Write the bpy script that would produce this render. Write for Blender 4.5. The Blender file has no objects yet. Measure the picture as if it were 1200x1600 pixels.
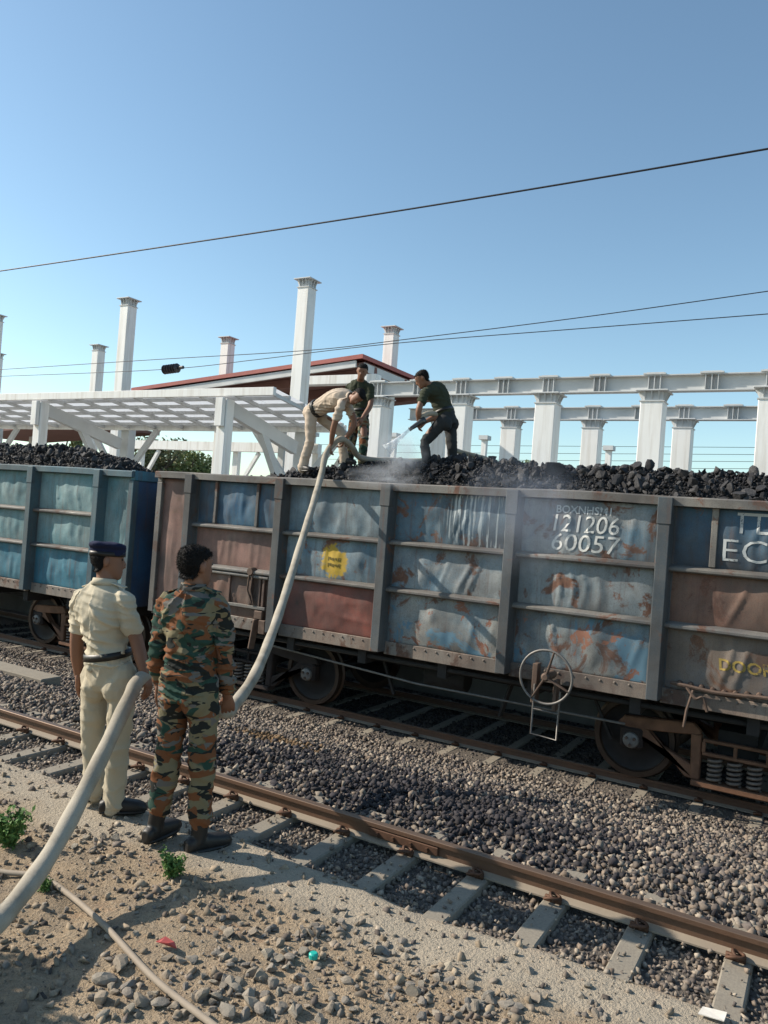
import bpy, bmesh, math, random
import numpy as np
from mathutils import Vector, Matrix

# ------------------------------------------------------------------ camera, sky, sun, exposure
scene = bpy.context.scene
col = scene.collection
R = math.radians
F_PX = 1210.0
ROLL = R(4.3)
PITCH = math.atan(11 / F_PX)
CAM = np.array([0.0, 0.0, 1.97])
_fw0 = np.array([-.5, .8660254, 0.]); _rt = np.array([.8660254, .5, 0.]); _up0 = np.array([0., 0., 1.])
_fw = _fw0 * math.cos(PITCH) + _up0 * math.sin(PITCH)
_up = _up0 * math.cos(PITCH) - _fw0 * math.sin(PITCH)
cam_right = _rt * math.cos(ROLL) + _up * math.sin(ROLL)
cam_up = -_rt * math.sin(ROLL) + _up * math.cos(ROLL)
cd = bpy.data.cameras.new('camera')
cam = bpy.data.objects.new('camera', cd); col.objects.link(cam)
cd.sensor_fit = 'VERTICAL'; cd.sensor_height = 36.0; cd.lens = 36.0 * F_PX / 1600.0
cd.clip_start = .05; cd.clip_end = 5000
cam.matrix_world = Matrix(((cam_right[0], cam_up[0], -_fw[0], CAM[0]), (cam_right[1], cam_up[1], -_fw[1], CAM[1]),
                           (cam_right[2], cam_up[2], -_fw[2], CAM[2]), (0, 0, 0, 1)))
scene.camera = cam

SUN_EL = R(33); SUN_AZ = math.atan2(-1.0, -.33)          # the sun stands to the left, a little behind the camera
world = bpy.data.worlds.new('World'); scene.world = world; world.use_nodes = True
wn = world.node_tree.nodes; wl = world.node_tree.links
sky = wn.new('ShaderNodeTexSky'); sky.sky_type = 'NISHITA'; sky.sun_disc = False
sky.sun_elevation = SUN_EL; sky.sun_rotation = SUN_AZ
sky.air_density = 1.0; sky.dust_density = .5; sky.ozone_density = 1.0; sky.altitude = 100
bg = wn['Background']; bg.inputs['Strength'].default_value = .120
tint = wn.new('ShaderNodeMix'); tint.data_type = 'RGBA'; tint.blend_type = 'MULTIPLY'; tint.inputs[0].default_value = 1.0; tint.inputs[7].default_value = (.98, 1.09, 1.04, 1)
wl.new(sky.outputs[0], tint.inputs[6]); wl.new(tint.outputs[2], bg.inputs[0])
sd = bpy.data.lights.new('sun', 'SUN'); sd.energy = 5.0; sd.angle = R(.55); sd.color = (1.0, .905, .775)
sun = bpy.data.objects.new('sun', sd); col.objects.link(sun)
sdir = Vector((math.sin(SUN_AZ) * math.cos(SUN_EL), math.cos(SUN_AZ) * math.cos(SUN_EL), math.sin(SUN_EL)))
sun.rotation_euler = sdir.to_track_quat('Z', 'Y').to_euler(); sun.location = (-20, -5, 20)
vs = scene.view_settings
vs.view_transform = 'Standard'; vs.look = 'None'; vs.exposure = .50; vs.gamma = 1.0; vs.use_curve_mapping = False
scene.cycles.max_bounces = 6; scene.cycles.transparent_max_bounces = 8; scene.cycles.volume_bounces = 1
scene.cycles.use_denoising = True

# ------------------------------------------------------------------ small helpers
rng = np.random.default_rng(7)
random.seed(7)

def ray(px, py):
    dx = px - 600.; dy = 800. - py
    u = dx * math.cos(ROLL) - dy * math.sin(ROLL); v = dx * math.sin(ROLL) + dy * math.cos(ROLL)
    return _fw + _rt * u / F_PX + _up * v / F_PX
def at_y(px, py, Y): d = ray(px, py); return CAM + d * (Y / d[1])      # survey of the photograph: where a sight line meets a plane
def at_z(px, py, Z): d = ray(px, py); return CAM + d * ((Z - CAM[2]) / d[2])
def at_d(px, py, D): return CAM + ray(px, py) * D
def proj(P):
    q = np.asarray(P, float) - CAM; D = q @ _fw
    u = F_PX * (q @ _rt) / D; v = F_PX * (q @ _up) / D
    return 600 + u * math.cos(ROLL) + v * math.sin(ROLL), 800 - (-u * math.sin(ROLL) + v * math.cos(ROLL)), D
def in_view(P, m=160):
    x, y, D = proj(P)
    return (D > .3) & (x > -m) & (x < 1200 + m) & (y > -m) & (y < 1600 + m)

def unit(v): v = np.asarray(v, float); return v / (np.linalg.norm(v) + 1e-12)

def _hash(ix, iy, iz, s):
    h = (ix * 374761393 + iy * 668265263 + iz * 2147483647 + s * 1274126177) & 0xffffffff
    h = ((h ^ (h >> 13)) * 1274126177) & 0xffffffff
    h = ((h ^ (h >> 16)) * 2246822519) & 0xffffffff
    return ((h ^ (h >> 15)) & 0xffffff) / float(0xffffff)
def vnoise(P, s=0):
    P = np.asarray(P, float); f = np.floor(P); t = P - f; t = t * t * (3 - 2 * t); i = f.astype(np.int64)
    r = 0
    for a in (0, 1):
        wa = t[:, 0] if a else 1 - t[:, 0]
        for b in (0, 1):
            wb = t[:, 1] if b else 1 - t[:, 1]
            for c in (0, 1):
                wc = t[:, 2] if c else 1 - t[:, 2]
                r = r + wa * wb * wc * _hash(i[:, 0] + a, i[:, 1] + b, i[:, 2] + c, s)
    return r
def fbm(P, s=0, o=3):
    r = 0; a = .5; P = np.asarray(P, float)
    for k in range(o): r = r + a * vnoise(P * 2 ** k + 17.3 * k, s + k); a *= .5
    return r / (1 - .5 ** o)
def pnoise(P, s=0):
    """gradient noise, about -1..1, on axes turned away from the world's"""
    P = np.asarray(P, float) @ np.array([[.81, .37, -.45], [-.52, .80, -.28], [.26, .46, .85]])
    f = np.floor(P); t = P - f; w = t * t * t * (t * (t * 6 - 15) + 10); i = f.astype(np.int64); r = 0
    for a in (0, 1):
        for b in (0, 1):
            for c in (0, 1):
                ix, iy, iz = i[:, 0] + a, i[:, 1] + b, i[:, 2] + c
                th = _hash(ix, iy, iz, s) * 6.28318; cz_ = _hash(ix, iy, iz, s + 101) * 2 - 1; sn = np.sqrt(1 - cz_ * cz_)
                gdot = (t[:, 0] - a) * np.cos(th) * sn + (t[:, 1] - b) * np.sin(th) * sn + (t[:, 2] - c) * cz_
                r = r + gdot * (w[:, 0] if a else 1 - w[:, 0]) * (w[:, 1] if b else 1 - w[:, 1]) * (w[:, 2] if c else 1 - w[:, 2])
    return r * 1.6
def n2(x, y, sc, s=0, o=3):
    x = np.asarray(x, float).ravel(); y = np.asarray(y, float).ravel()
    return fbm(np.stack([x * sc, y * sc, np.zeros_like(x) + .5], 1), s, o)

def link(o, parent=None):
    col.objects.link(o)
    if parent is not None:
        o.parent = parent
        o.matrix_parent_inverse = Matrix.Translation(-world_loc(parent))
    return o
def world_loc(p):
    v = Vector((0, 0, 0))
    while p is not None:
        v = v + p.location + p.matrix_parent_inverse.to_translation(); p = p.parent
    return v
def tag(o, label=None, cat=None, group=None, kind=None):
    if label: o['label'] = label
    if cat: o['category'] = cat
    if group: o['group'] = group
    if kind: o['kind'] = kind
    return o
def thing(name, loc, label, cat, group=None, kind=None):
    o = bpy.data.objects.new(name, None); o.empty_display_size = .1; col.objects.link(o)
    o.location = Vector([float(c) for c in loc]); return tag(o, label, cat, group, kind)

def np_mesh(name, V, Fc, smooth=False, colors=None):
    """vertices (n,3), faces: an (m,k) array or a list of tuples"""
    me = bpy.data.meshes.new(name)
    V = np.asarray(V, np.float32)
    if isinstance(Fc, np.ndarray):
        m, k = Fc.shape
        me.vertices.add(len(V)); me.vertices.foreach_set('co', V.ravel())
        me.loops.add(m * k); me.loops.foreach_set('vertex_index', Fc.astype(np.int32).ravel())
        me.polygons.add(m)
        me.polygons.foreach_set('loop_start', np.arange(0, m * k, k, dtype=np.int32))
        me.polygons.foreach_set('loop_total', np.full(m, k, np.int32))
        me.update(calc_edges=True)
    else:
        me.from_pydata([tuple(map(float, v)) for v in V], [], [tuple(map(int, f)) for f in Fc]); me.update()
    if smooth: me.polygons.foreach_set('use_smooth', np.ones(len(me.polygons), bool))
    if colors is not None:
        a = me.color_attributes.new('Col', 'FLOAT_COLOR', 'POINT')
        c = np.ones((len(V), 4), np.float32); c[:, :3] = colors
        a.data.foreach_set('color', c.ravel())
    return me
def mesh_obj(name, me, mat, parent=None):
    o = bpy.data.objects.new(name, me)
    if mat is not None and not me.materials: me.materials.append(mat)
    return link(o, parent)

class MB:
    """collects boxes, bars, tubes, prisms; build() links them as ONE mesh object"""
    def __init__(s): s.V = []; s.F = []; s.n = 0
    def add(s, V, Fc):
        V = np.asarray(V, float); s.V.append(V)
        for f in Fc: s.F.append(tuple(i + s.n for i in f))
        s.n += len(V); return s
    def box(s, x0, x1, y0, y1, z0, z1):
        V = [(x, y, z) for x in (x0, x1) for y in (y0, y1) for z in (z0, z1)]
        return s.add(V, [(0, 1, 3, 2), (4, 6, 7, 5), (0, 4, 5, 1), (2, 3, 7, 6), (0, 2, 6, 4), (1, 5, 7, 3)])
    def bar(s, a, b, w, h, upv=(0, 0, 1), w2=None, h2=None):
        a = np.asarray(a, float); b = np.asarray(b, float); d = unit(b - a)
        r = unit(np.cross(d, upv)); u = np.cross(r, d); V = []
        for p, ww, hh in ((a, w, h), (b, w2 or w, h2 or h)):
            for sr, su in ((-1, -1), (1, -1), (1, 1), (-1, 1)): V.append(p + r * sr * ww / 2 + u * su * hh / 2)
        return s.add(V, [(3, 2, 1, 0), (4, 5, 6, 7), (0, 1, 5, 4), (1, 2, 6, 5), (2, 3, 7, 6), (3, 0, 4, 7)])
    def tube(s, pts, r, n=8, closed=False, caps=True):
        pts = [np.asarray(p, float) for p in pts]; m = len(pts)
        rr = r if hasattr(r, '__len__') else [r] * m
        t0 = unit(pts[1] - pts[0]); u = unit(np.cross(t0, (0.13, .21, 1))) if abs(t0[2]) < .95 else unit(np.cross(t0, (1, .1, 0)))
        V = []
        for i in range(m):
            if closed: t = unit(pts[(i + 1) % m] - pts[i - 1])
            else: t = unit(pts[min(i + 1, m - 1)] - pts[max(i - 1, 0)])
            u = unit(u - t * (u @ t)); w = np.cross(t, u)
            for k in range(n):
                a = 2 * math.pi * k / n; V.append(pts[i] + (u * math.cos(a) + w * math.sin(a)) * rr[i])
        Fc = []
        for i in range(m if closed else m - 1):
            j = (i + 1) % m
            for k in range(n):
                l = (k + 1) % n; Fc.append((i * n + k, i * n + l, j * n + l, j * n + k))
        if caps and not closed: Fc.append(tuple(range(n))[::-1]); Fc.append(tuple((m - 1) * n + k for k in range(n)))
        return s.add(V, Fc)
    def prism(s, outline, y0, y1, axis='y'):
        n = len(outline)
        f = {'y': lambda a, b, c: (a, c, b), 'x': lambda a, b, c: (c, a, b), 'z': lambda a, b, c: (a, b, c)}[axis]
        V = [f(a, b, y0) for a, b in outline] + [f(a, b, y1) for a, b in outline]
        Fc = [tuple(range(n)), tuple(range(2 * n - 1, n - 1, -1))] + [(i, i + n, (i + 1) % n + n, (i + 1) % n) for i in range(n)]
        return s.add(V, Fc)
    def lathe(s, prof, c, axis='y', n=32):
        """prof: list of (radius, offset along axis)"""
        V = []; m = len(prof)
        for r, h in prof:
            for k in range(n):
                a = 2 * math.pi * k / n; p, q = r * math.cos(a), r * math.sin(a)
                V.append({'y': (c[0] + p, c[1] + h, c[2] + q), 'z': (c[0] + p, c[1] + q, c[2] + h), 'x': (c[0] + h, c[1] + p, c[2] + q)}[axis])
        Fc = [(i * n + k, i * n + (k + 1) % n, (i + 1) * n + (k + 1) % n, (i + 1) * n + k) for i in range(m - 1) for k in range(n)]
        Fc.append(tuple(range(n))); Fc.append(tuple((m - 1) * n + k for k in range(n))[::-1])
        return s.add(V, Fc)
    def loft(s, rings, n=24):
        """rings: (center, a-vector, b-vector[, exponent])"""
        V = []; m = len(rings)
        for rg in rings:
            c, a, b = (np.asarray(q, float) for q in rg[:3]); e = rg[3] if len(rg) > 3 else 1.0
            for k in range(n):
                t = 2 * math.pi * k / n; ct, st = math.cos(t), math.sin(t)
                V.append(c + a * math.copysign(abs(ct) ** e, ct) + b * math.copysign(abs(st) ** e, st))
        Fc = [(i * n + k, i * n + (k + 1) % n, (i + 1) * n + (k + 1) % n, (i + 1) * n + k) for i in range(m - 1) for k in range(n)]
        Fc.append(tuple(range(n))[::-1]); Fc.append(tuple((m - 1) * n + k for k in range(n)))
        return s.add(V, Fc)
    def ball(s, c, r, n=12, ax=None):
        c = np.asarray(c, float); r = np.asarray(r if hasattr(r, '__len__') else (r, r, r), float)
        ax = np.eye(3) if ax is None else np.asarray(ax, float)
        rings = []
        for i in range(n // 2 + 1):
            p = math.pi * i / (n // 2); sn = max(math.sin(p), .02)
            rings.append((c - ax[2] * r[2] * math.cos(p), ax[0] * r[0] * sn, ax[1] * r[1] * sn))
        return s.loft(rings, n)
    def build(s, name, mat, parent=None, smooth=False, bevel=0, auto=None):
        V = np.concatenate(s.V)
        me = np_mesh(name, V, s.F, smooth)
        bm = bmesh.new(); bm.from_mesh(me)
        if bevel: bmesh.ops.bevel(bm, geom=list(bm.edges), offset=bevel, segments=1, affect='EDGES', clamp_overlap=True)
        bmesh.ops.recalc_face_normals(bm, faces=bm.faces); bm.to_mesh(me); bm.free()
        if auto is not None:
            me.polygons.foreach_set('use_smooth', np.ones(len(me.polygons), bool))
            me.set_sharp_from_angle(angle=R(auto))
        return mesh_obj(name, me, mat, parent)

def catmull(pts, per=8):
    P = [np.asarray(p, float) for p in pts]; P = [2 * P[0] - P[1]] + P + [2 * P[-1] - P[-2]]; out = []
    for i in range(1, len(P) - 2):
        for k in range(per):
            t = k / per; a, b, c, d = P[i - 1], P[i], P[i + 1], P[i + 2]
            out.append(.5 * (2 * b + (c - a) * t + (2 * a - 5 * b + 4 * c - d) * t * t + (3 * b - a - 3 * c + d) * t ** 3))
    out.append(P[-2]); return out

# ------------------------------------------------------------------ materials
class NT:
    def __init__(s, name):
        s.m = bpy.data.materials.new(name); s.m.use_nodes = True; s.t = s.m.node_tree; s.N = s.t.nodes; s.L = s.t.links
        s.b = s.N['Principled BSDF']; s.out = s.N['Material Output']
        s.tc = s.N.new('ShaderNodeTexCoord')
    def _in(s, sock, v):
        if v is None: return
        if hasattr(v, 'is_output'): s.L.new(v, sock)
        elif hasattr(v, '__len__') and len(v) == 3 and sock.type == 'RGBA': sock.default_value = (*v, 1)
        else: sock.default_value = v
    def coords(s, scale=(1, 1, 1), loc=(0, 0, 0), rot=(0, 0, 0), src='Object'):
        mp = s.N.new('ShaderNodeMapping'); s.L.new(s.tc.outputs[src], mp.inputs[0])
        mp.inputs['Scale'].default_value = scale; mp.inputs['Location'].default_value = loc; mp.inputs['Rotation'].default_value = rot
        return mp.outputs[0]
    def noise(s, scale, detail=4, rough=.55, vec=None, dist=0, col=False):
        n = s.N.new('ShaderNodeTexNoise'); n.inputs['Scale'].default_value = scale; n.inputs['Detail'].default_value = detail
        n.inputs['Roughness'].default_value = rough; n.inputs['Distortion'].default_value = dist
        s.L.new(vec if vec is not None else s.tc.outputs['Object'], n.inputs['Vector'])
        return n.outputs['Color' if col else 'Fac']
    def voronoi(s, scale, vec=None, out='Distance', feature='F1'):
        n = s.N.new('ShaderNodeTexVoronoi'); n.feature = feature; n.inputs['Scale'].default_value = scale
        s.L.new(vec if vec is not None else s.tc.outputs['Object'], n.inputs['Vector']); return n.outputs[out]
    def ramp(s, fac, stops, interp='LINEAR'):
        r = s.N.new('ShaderNodeValToRGB'); e = r.color_ramp; e.interpolation = interp
        while len(e.elements) < len(stops): e.elements.new(.5)
        for el, (p, c) in zip(e.elements, stops):
            el.position = p; el.color = (c, c, c, 1) if not hasattr(c, '__len__') else (*c, 1)
        s.L.new(fac, r.inputs[0]); return r.outputs[0]
    def mix(s, f, a, b, mode='MIX'):
        n = s.N.new('ShaderNodeMix'); n.data_type = 'RGBA'; n.blend_type = mode
        s._in(n.inputs[0], f); s._in(n.inputs[6], a); s._in(n.inputs[7], b); return n.outputs[2]
    def math(s, op, a, b=None, clamp=False):
        n = s.N.new('ShaderNodeMath'); n.operation = op; n.use_clamp = clamp; s._in(n.inputs[0], a); s._in(n.inputs[1], b); return n.outputs[0]
    def sep(s, vec=None):
        n = s.N.new('ShaderNodeSeparateXYZ'); s.L.new(vec if vec is not None else s.tc.outputs['Object'], n.inputs[0]); return n.outputs
    def attr(s, name='Col'):
        n = s.N.new('ShaderNodeAttribute'); n.attribute_name = name; return n.outputs['Color']
    def bump(s, h, strength=.3, dist=.01, prev=None):
        n = s.N.new('ShaderNodeBump'); n.inputs['Strength'].default_value = strength; n.inputs['Distance'].default_value = dist
        s.L.new(h, n.inputs['Height'])
        if prev is not None: s.L.new(prev, n.inputs['Normal'])
        return n.outputs[0]
    def done(s, color=None, rough=None, metal=None, normal=None, spec=None):
        s._in(s.b.inputs['Base Color'], color); s._in(s.b.inputs['Roughness'], rough); s._in(s.b.inputs['Metallic'], metal)
        s._in(s.b.inputs['Normal'], normal); s._in(s.b.inputs['Specular IOR Level'], spec); return s.m

def dark(c, f): return tuple(x * f for x in c)
def plain(name, c, rough=.7, metal=0., var=.25, scale=8., bump=.15, bscale=40., spec=.4):
    t = NT(name); n = t.noise(scale, 5); c2 = dark(c, 1 - var)
    colr = t.mix(t.ramp(n, [(.3, 0), (.7, 1)]), c2, c)
    nb = t.noise(bscale, 3)
    return t.done(colr, rough, metal, t.bump(nb, bump, .004) if bump else None, spec)

def paint(name, base, base2, rust=(.16, .075, .045), rust_amt=.5, dirt=.45, seed=0., streak=.5, extra=None, soot=.80):
    """weathered wagon paint: two tones, rust patches, vertical runs of dirt, fine speckle"""
    t = NT(name); loc = (seed * 3.7, seed * 1.9, seed * 2.3)
    v = t.coords(loc=loc)
    n1 = t.noise(1.7, 5, .6, v, .3)
    c = t.mix(t.ramp(n1, [(.38, 0), (.62, 1)]), base, base2)
    vs_ = t.coords((7, 7, .55), loc)
    n2_ = t.noise(1.0, 6, .65, vs_)
    c = t.mix(t.math('MULTIPLY', t.ramp(n2_, [(.48, 0), (.75, 1)]), streak), c, (.055, .05, .048))
    n3 = t.noise(2.6, 8, .68, t.coords(loc=(loc[0] + 5, loc[1], loc[2])), .6)
    lo = .70 - .28 * rust_amt
    mr = t.ramp(n3, [(lo, 0), (lo + .05, 1)])
    n4 = t.noise(14, 5, .7, v)
    rc = t.mix(n4, dark(rust, .45), (rust[0] * 1.5, rust[1] * 1.5, rust[2] * 1.4))
    c = t.mix(mr, c, rc)
    n5 = t.noise(38, 4, .7, v)
    c = t.mix(t.math('MULTIPLY', t.ramp(n5, [(.5, 0), (.8, 1)]), dirt), c, (.17, .145, .115))
    n6 = t.noise(.9, 4, .6, t.coords(loc=(loc[0], loc[1] + 9, loc[2])))
    c = t.mix(t.math('MULTIPLY', t.ramp(n6, [(.42, 0), (.66, 1)]), soot), c, (.055, .05, .048))
    n7 = t.noise(1.0, 7, .7, t.coords((16, 16, .8), (loc[0] + 2, loc[1], loc[2])))
    c = t.mix(t.math('MULTIPLY', t.ramp(n7, [(.55, 0), (.68, 1)]), .45), c, dark(rust, .7))
    n8 = t.noise(110, 3, .6, v)
    c = t.mix(t.math('MULTIPLY', t.ramp(n8, [(.52, 0), (.62, 1)]), .35), c, (.04, .035, .03))
    if extra: c = extra(t, c, v)
    h = t.mix(.5, n3, n4)
    rough = t.ramp(n3, [(.35, .5), (.7, .85)])
    return t.done(c, rough, 0, t.bump(h, .25, .008), .35)
# ------------------------------------------------------------------ the ground
NEAR_RAIL_Y, NEAR_RAIL_Z = 4.21, .10
TRAIN_RAIL_Y, TRAIN_RAIL_Z = 9.50, -.82
GAUGE = 1.74
TRACK_Y = TRAIN_RAIL_Y + GAUGE / 2

def prof(y):
    return np.interp(y, [-60, 1.0, 3.35, 3.60, 3.74, 4.30, 4.45, 5.2, 8.55, 9.2, 13.0, 14.0],
                     [.05, .02, .01, .0, -.062, -.062, -.03, -.10, -.93, -.955, -.98, -1.12])
def gz(x, y):
    x = np.asarray(x, float).ravel(); y = np.asarray(y, float).ravel()
    # the soil edge wanders
    yy = y + np.where(y < 4.1, (n2(x, 0 * x, 1.3, 3) - .5) * .22, 0) * np.clip((y - 2.6), 0, 1)
    z = prof(yy)
    near = np.clip((3.75 - yy) / .3, 0, 1)
    z = z + near * ((n2(x, y, 1.1, 11) - .5) * .10 + (n2(x, y, 5., 12) - .5) * .055 + (n2(x, y, 14., 13) - .5) * .030)
    z = z + (1 - near) * (n2(x, y, 1.6, 14) - .5) * .06 * np.clip((y - 4.4) / .5, 0, 1) * np.clip((8.9 - y) / .4, 0, 1)
    # trodden flat strip where the two men stand
    flat = np.exp(-((yy - 3.42) / .22) ** 2) * .72
    return z * (1 - flat * near) + flat * near * .0

def graded(a, b, lo, hi, step, grow=1.35):
    c = list(np.arange(lo, hi + step * .5, step)); s = step
    while c[-1] < b: s *= grow; c.append(min(c[-1] + s, b))
    s = step; left = []
    x = lo
    while x > a: s *= grow; x = max(x - s, a); left.append(x)
    return np.array(left[::-1] + c)
xs = graded(-3000, 3000, -8.2, 1.6, .035); ys = graded(-60, 3000, 1.2, 4.5, .03)
GX, GY = np.meshgrid(xs, ys); gx = GX.ravel(); gy = GY.ravel()
V = np.stack([gx, gy, gz(gx, gy)], 1); nx, ny = len(xs), len(ys)
ii = (np.arange(ny - 1)[:, None] * nx + np.arange(nx - 1)[None, :]).ravel()
Q = np.stack([ii, ii + 1, ii + nx + 1, ii + nx], 1)

t = NT('soil')
x_, y_, z_ = t.sep()
n1 = t.noise(1.3, 6, .6); n2_ = t.noise(6, 6, .65); n3 = t.noise(45, 4, .7); n4 = t.noise(160, 2, .6)
soil = t.mix(t.ramp(n1, [(.35, 0), (.65, 1)]), (.42, .32, .21), (.31, .23, .15))
soil = t.mix(t.ramp(t.noise(2.2, 5, .6, t.coords(loc=(4, 2, 0))), [(.56, 0), (.7, 1)]), soil, (.34, .20, .115))
soil = t.mix(t.ramp(n2_, [(.42, 0), (.7, .7)]), soil, (.19, .16, .125))
soil = t.mix(t.ramp(n3, [(.45, 0), (.75, .55)]), soil, (.46, .38, .28))
soil = t.mix(t.ramp(n4, [(.3, .5), (.5, 0)]), soil, (.10, .085, .065))
# pale dusty strip along the sleeper ends
w = t.math('ADD', y_, t.math('MULTIPLY', t.math('SUBTRACT', t.noise(1.1, 4), .5), .9))
strip = t.math('MULTIPLY', t.ramp(t.math('MULTIPLY', w, .2), [(.62, 0), (.66, 1), (.73, 1), (.76, 0)]), .75)
soil = t.mix(strip, soil, t.mix(n3, (.45, .395, .31), (.36, .31, .24)))
bed = t.mix(n3, (.17, .145, .12), (.085, .074, .064))
e = t.math('ADD', y_, t.math('MULTIPLY', t.math('SUBTRACT', t.noise(9, 4), .5), .12))
bedmask = t.ramp(t.math('MULTIPLY', e, .2), [(.735, 0), (.745, 1)])
cg = t.mix(bedmask, soil, bed)
bump = t.bump(n3, .8, .03, t.bump(n4, .7, .008))
MAT_SOIL = t.done(cg, .95, 0, bump, .2)
ground = mesh_obj('ground', np_mesh('ground', V, Q, True), MAT_SOIL); ground['kind'] = 'structure'

# ------------------------------------------------------------------ stones
PHI = (1 + 5 ** .5) / 2
ICO_V = np.array([(-1, PHI, 0), (1, PHI, 0), (-1, -PHI, 0), (1, -PHI, 0), (0, -1, PHI), (0, 1, PHI), (0, -1, -PHI), (0, 1, -PHI),
                  (PHI, 0, -1), (PHI, 0, 1), (-PHI, 0, -1), (-PHI, 0, 1)], float) / math.sqrt(1 + PHI * PHI)
ICO_F = np.array([(0, 11, 5), (0, 5, 1), (0, 1, 7), (0, 7, 10), (0, 10, 11), (1, 5, 9), (5, 11, 4), (11, 10, 2), (10, 7, 6), (7, 1, 8),
                  (3, 9, 4), (3, 4, 2), (3, 2, 6), (3, 6, 8), (3, 8, 9), (4, 9, 5), (2, 4, 11), (6, 2, 10), (8, 6, 7), (9, 8, 1)])
def stone_shapes(k, g, rough=.28, flat=.65):
    """angular shards: convex hulls of a few random points"""
    out = []
    for _ in range(k):
        bm = bmesh.new(); p = g.normal(size=(9, 3)); p /= np.linalg.norm(p, axis=1, keepdims=True); p *= 1 - rough * .7 * g.random((9, 1))
        p = np.sign(p) * np.abs(p) ** .75 * np.array([1.05, .70 + .34 * g.random(), flat * (.8 + .5 * g.random())])
        for q in p: bm.verts.new(q)
        r = bmesh.ops.convex_hull(bm, input=list(bm.verts)); junk = [v for v in bm.verts if not v.link_faces]
        if junk: bmesh.ops.delete(bm, geom=junk, context='VERTS')
        bmesh.ops.triangulate(bm, faces=bm.faces); bmesh.ops.recalc_face_normals(bm, faces=bm.faces); bm.verts.index_update()
        out.append((np.array([v.co[:] for v in bm.verts]), np.array([[v.index for v in f.verts] for f in bm.faces]))); bm.free()
    return out
def rand_rot(n, g, tilt=1.0):
    q = g.normal(size=(n, 4)); q[:, 1:3] *= tilt; q /= np.linalg.norm(q, axis=1, keepdims=True)
    w, x, y, z = q.T
    return np.stack([np.stack([1 - 2 * (y * y + z * z), 2 * (x * y - z * w), 2 * (x * z + y * w)], 1),
                     np.stack([2 * (x * y + z * w), 1 - 2 * (x * x + z * z), 2 * (y * z - x * w)], 1),
                     np.stack([2 * (x * z - y * w), 2 * (y * z + x * w), 1 - 2 * (x * x + y * y)], 1)], 1)
def stones_mesh(name, P, S, C, g, tilt=1.0, rough=.28, flat=.65):
    n = len(P); sh = stone_shapes(36, g, rough, flat); w = g.integers(0, 36, n); Rm = rand_rot(n, g, tilt); S = np.asarray(S); VV, FF, CC, off = [], [], [], 0
    for k, (v, f) in enumerate(sh):
        i = np.nonzero(w == k)[0]
        if not len(i): continue
        V = np.einsum('nij,kj->nki', Rm[i], v) * S[i, None, None] + P[i, None, :]
        VV.append(V.reshape(-1, 3)); FF.append((f[None] + len(v) * np.arange(len(i))[:, None, None]).reshape(-1, 3) + off); CC.append(np.repeat(C[i], len(v), axis=0)); off += len(i) * len(v)
    return np_mesh(name, np.concatenate(VV), np.concatenate(FF), False, np.concatenate(CC))
t = NT('ballast_stone'); nz = t.noise(60, 4, .7)
MAT_BALLAST = t.done(t.mix(t.ramp(nz, [(.3, .55), (.7, 0)]), t.attr(), (.06, .052, .048)), .88, 0, t.bump(nz, .5, .004), .25)

def stone_colors(n, g):
    pal = np.array([(.235, .205, .175), (.29, .26, .22), (.17, .15, .135), (.35, .31, .255), (.12, .107, .10), (.25, .205, .165)])
    c = pal[g.integers(0, len(pal), n)] * np.array([1.04, .98, .92]) * (.66 + .6 * g.random((n, 1)))
    return c
g = np.random.default_rng(21)
def jitter_grid(x0, x1, y0, y1, s):
    X, Y = np.meshgrid(np.arange(x0, x1, s), np.arange(y0, y1, s)); P = np.stack([X.ravel(), Y.ravel()], 1)
    return P + (g.random(P.shape) - .5) * s * .95
parts = []
for (x0, x1, y0, y1, s, lift) in [(-7.5, 1.6, 3.55, 4.22, .028, -.002), (-9.5, 2.0, 4.26, 6.2, .037, .0), (-14.5, 2.0, 6.2, 8.95, .040, .0),
                                  (-15.5, 2.2, 8.95, 9.7, .045, -.004), (-15.5, 2.2, 9.7, 12.0, .062, -.01)]:
    P = jitter_grid(x0, x1, y0, y1, s)
    z = gz(P[:, 0], P[:, 1]); P3 = np.concatenate([P, (z + lift + (g.random(len(z)) - .4) * .022)[:, None]], 1)
    P3 = P3[in_view(P3, 300)]
    if y0 < 4:   # the soil fades over the ballast
        e = 3.64 + (n2(P3[:, 0], 0 * P3[:, 0], 1.3, 3) - .5) * -.22 + (n2(P3[:, 0], P3[:, 1], 7., 5) - .5) * .12
        P3 = P3[P3[:, 1] > e]
    parts.append((P3, s * (.50 + .42 * g.random(len(P3)) ** 1.6)))
# a second, sparser layer of bigger stones on top
P = jitter_grid(-13, 1.5, 4.3, 8.9, .075); z = gz(P[:, 0], P[:, 1]); P3 = np.concatenate([P, (z + .02 + .01 * g.random(len(z)))[:, None]], 1)
P3 = P3[in_view(P3, 300)]; parts.append((P3, .022 + .022 * g.random(len(P3)) ** 2))
P = np.stack([g.uniform(-6, .6, 420), g.uniform(3.6, 4.15, 420)], 1); P3 = np.concatenate([P, np.full((420, 1), -.005)], 1); parts.append((P3, .006 + .016 * g.random(420) ** 2))
P3 = np.concatenate([p for p, s in parts]); S3 = np.concatenate([s for p, s in parts])
C3 = stone_colors(len(P3), g)
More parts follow.
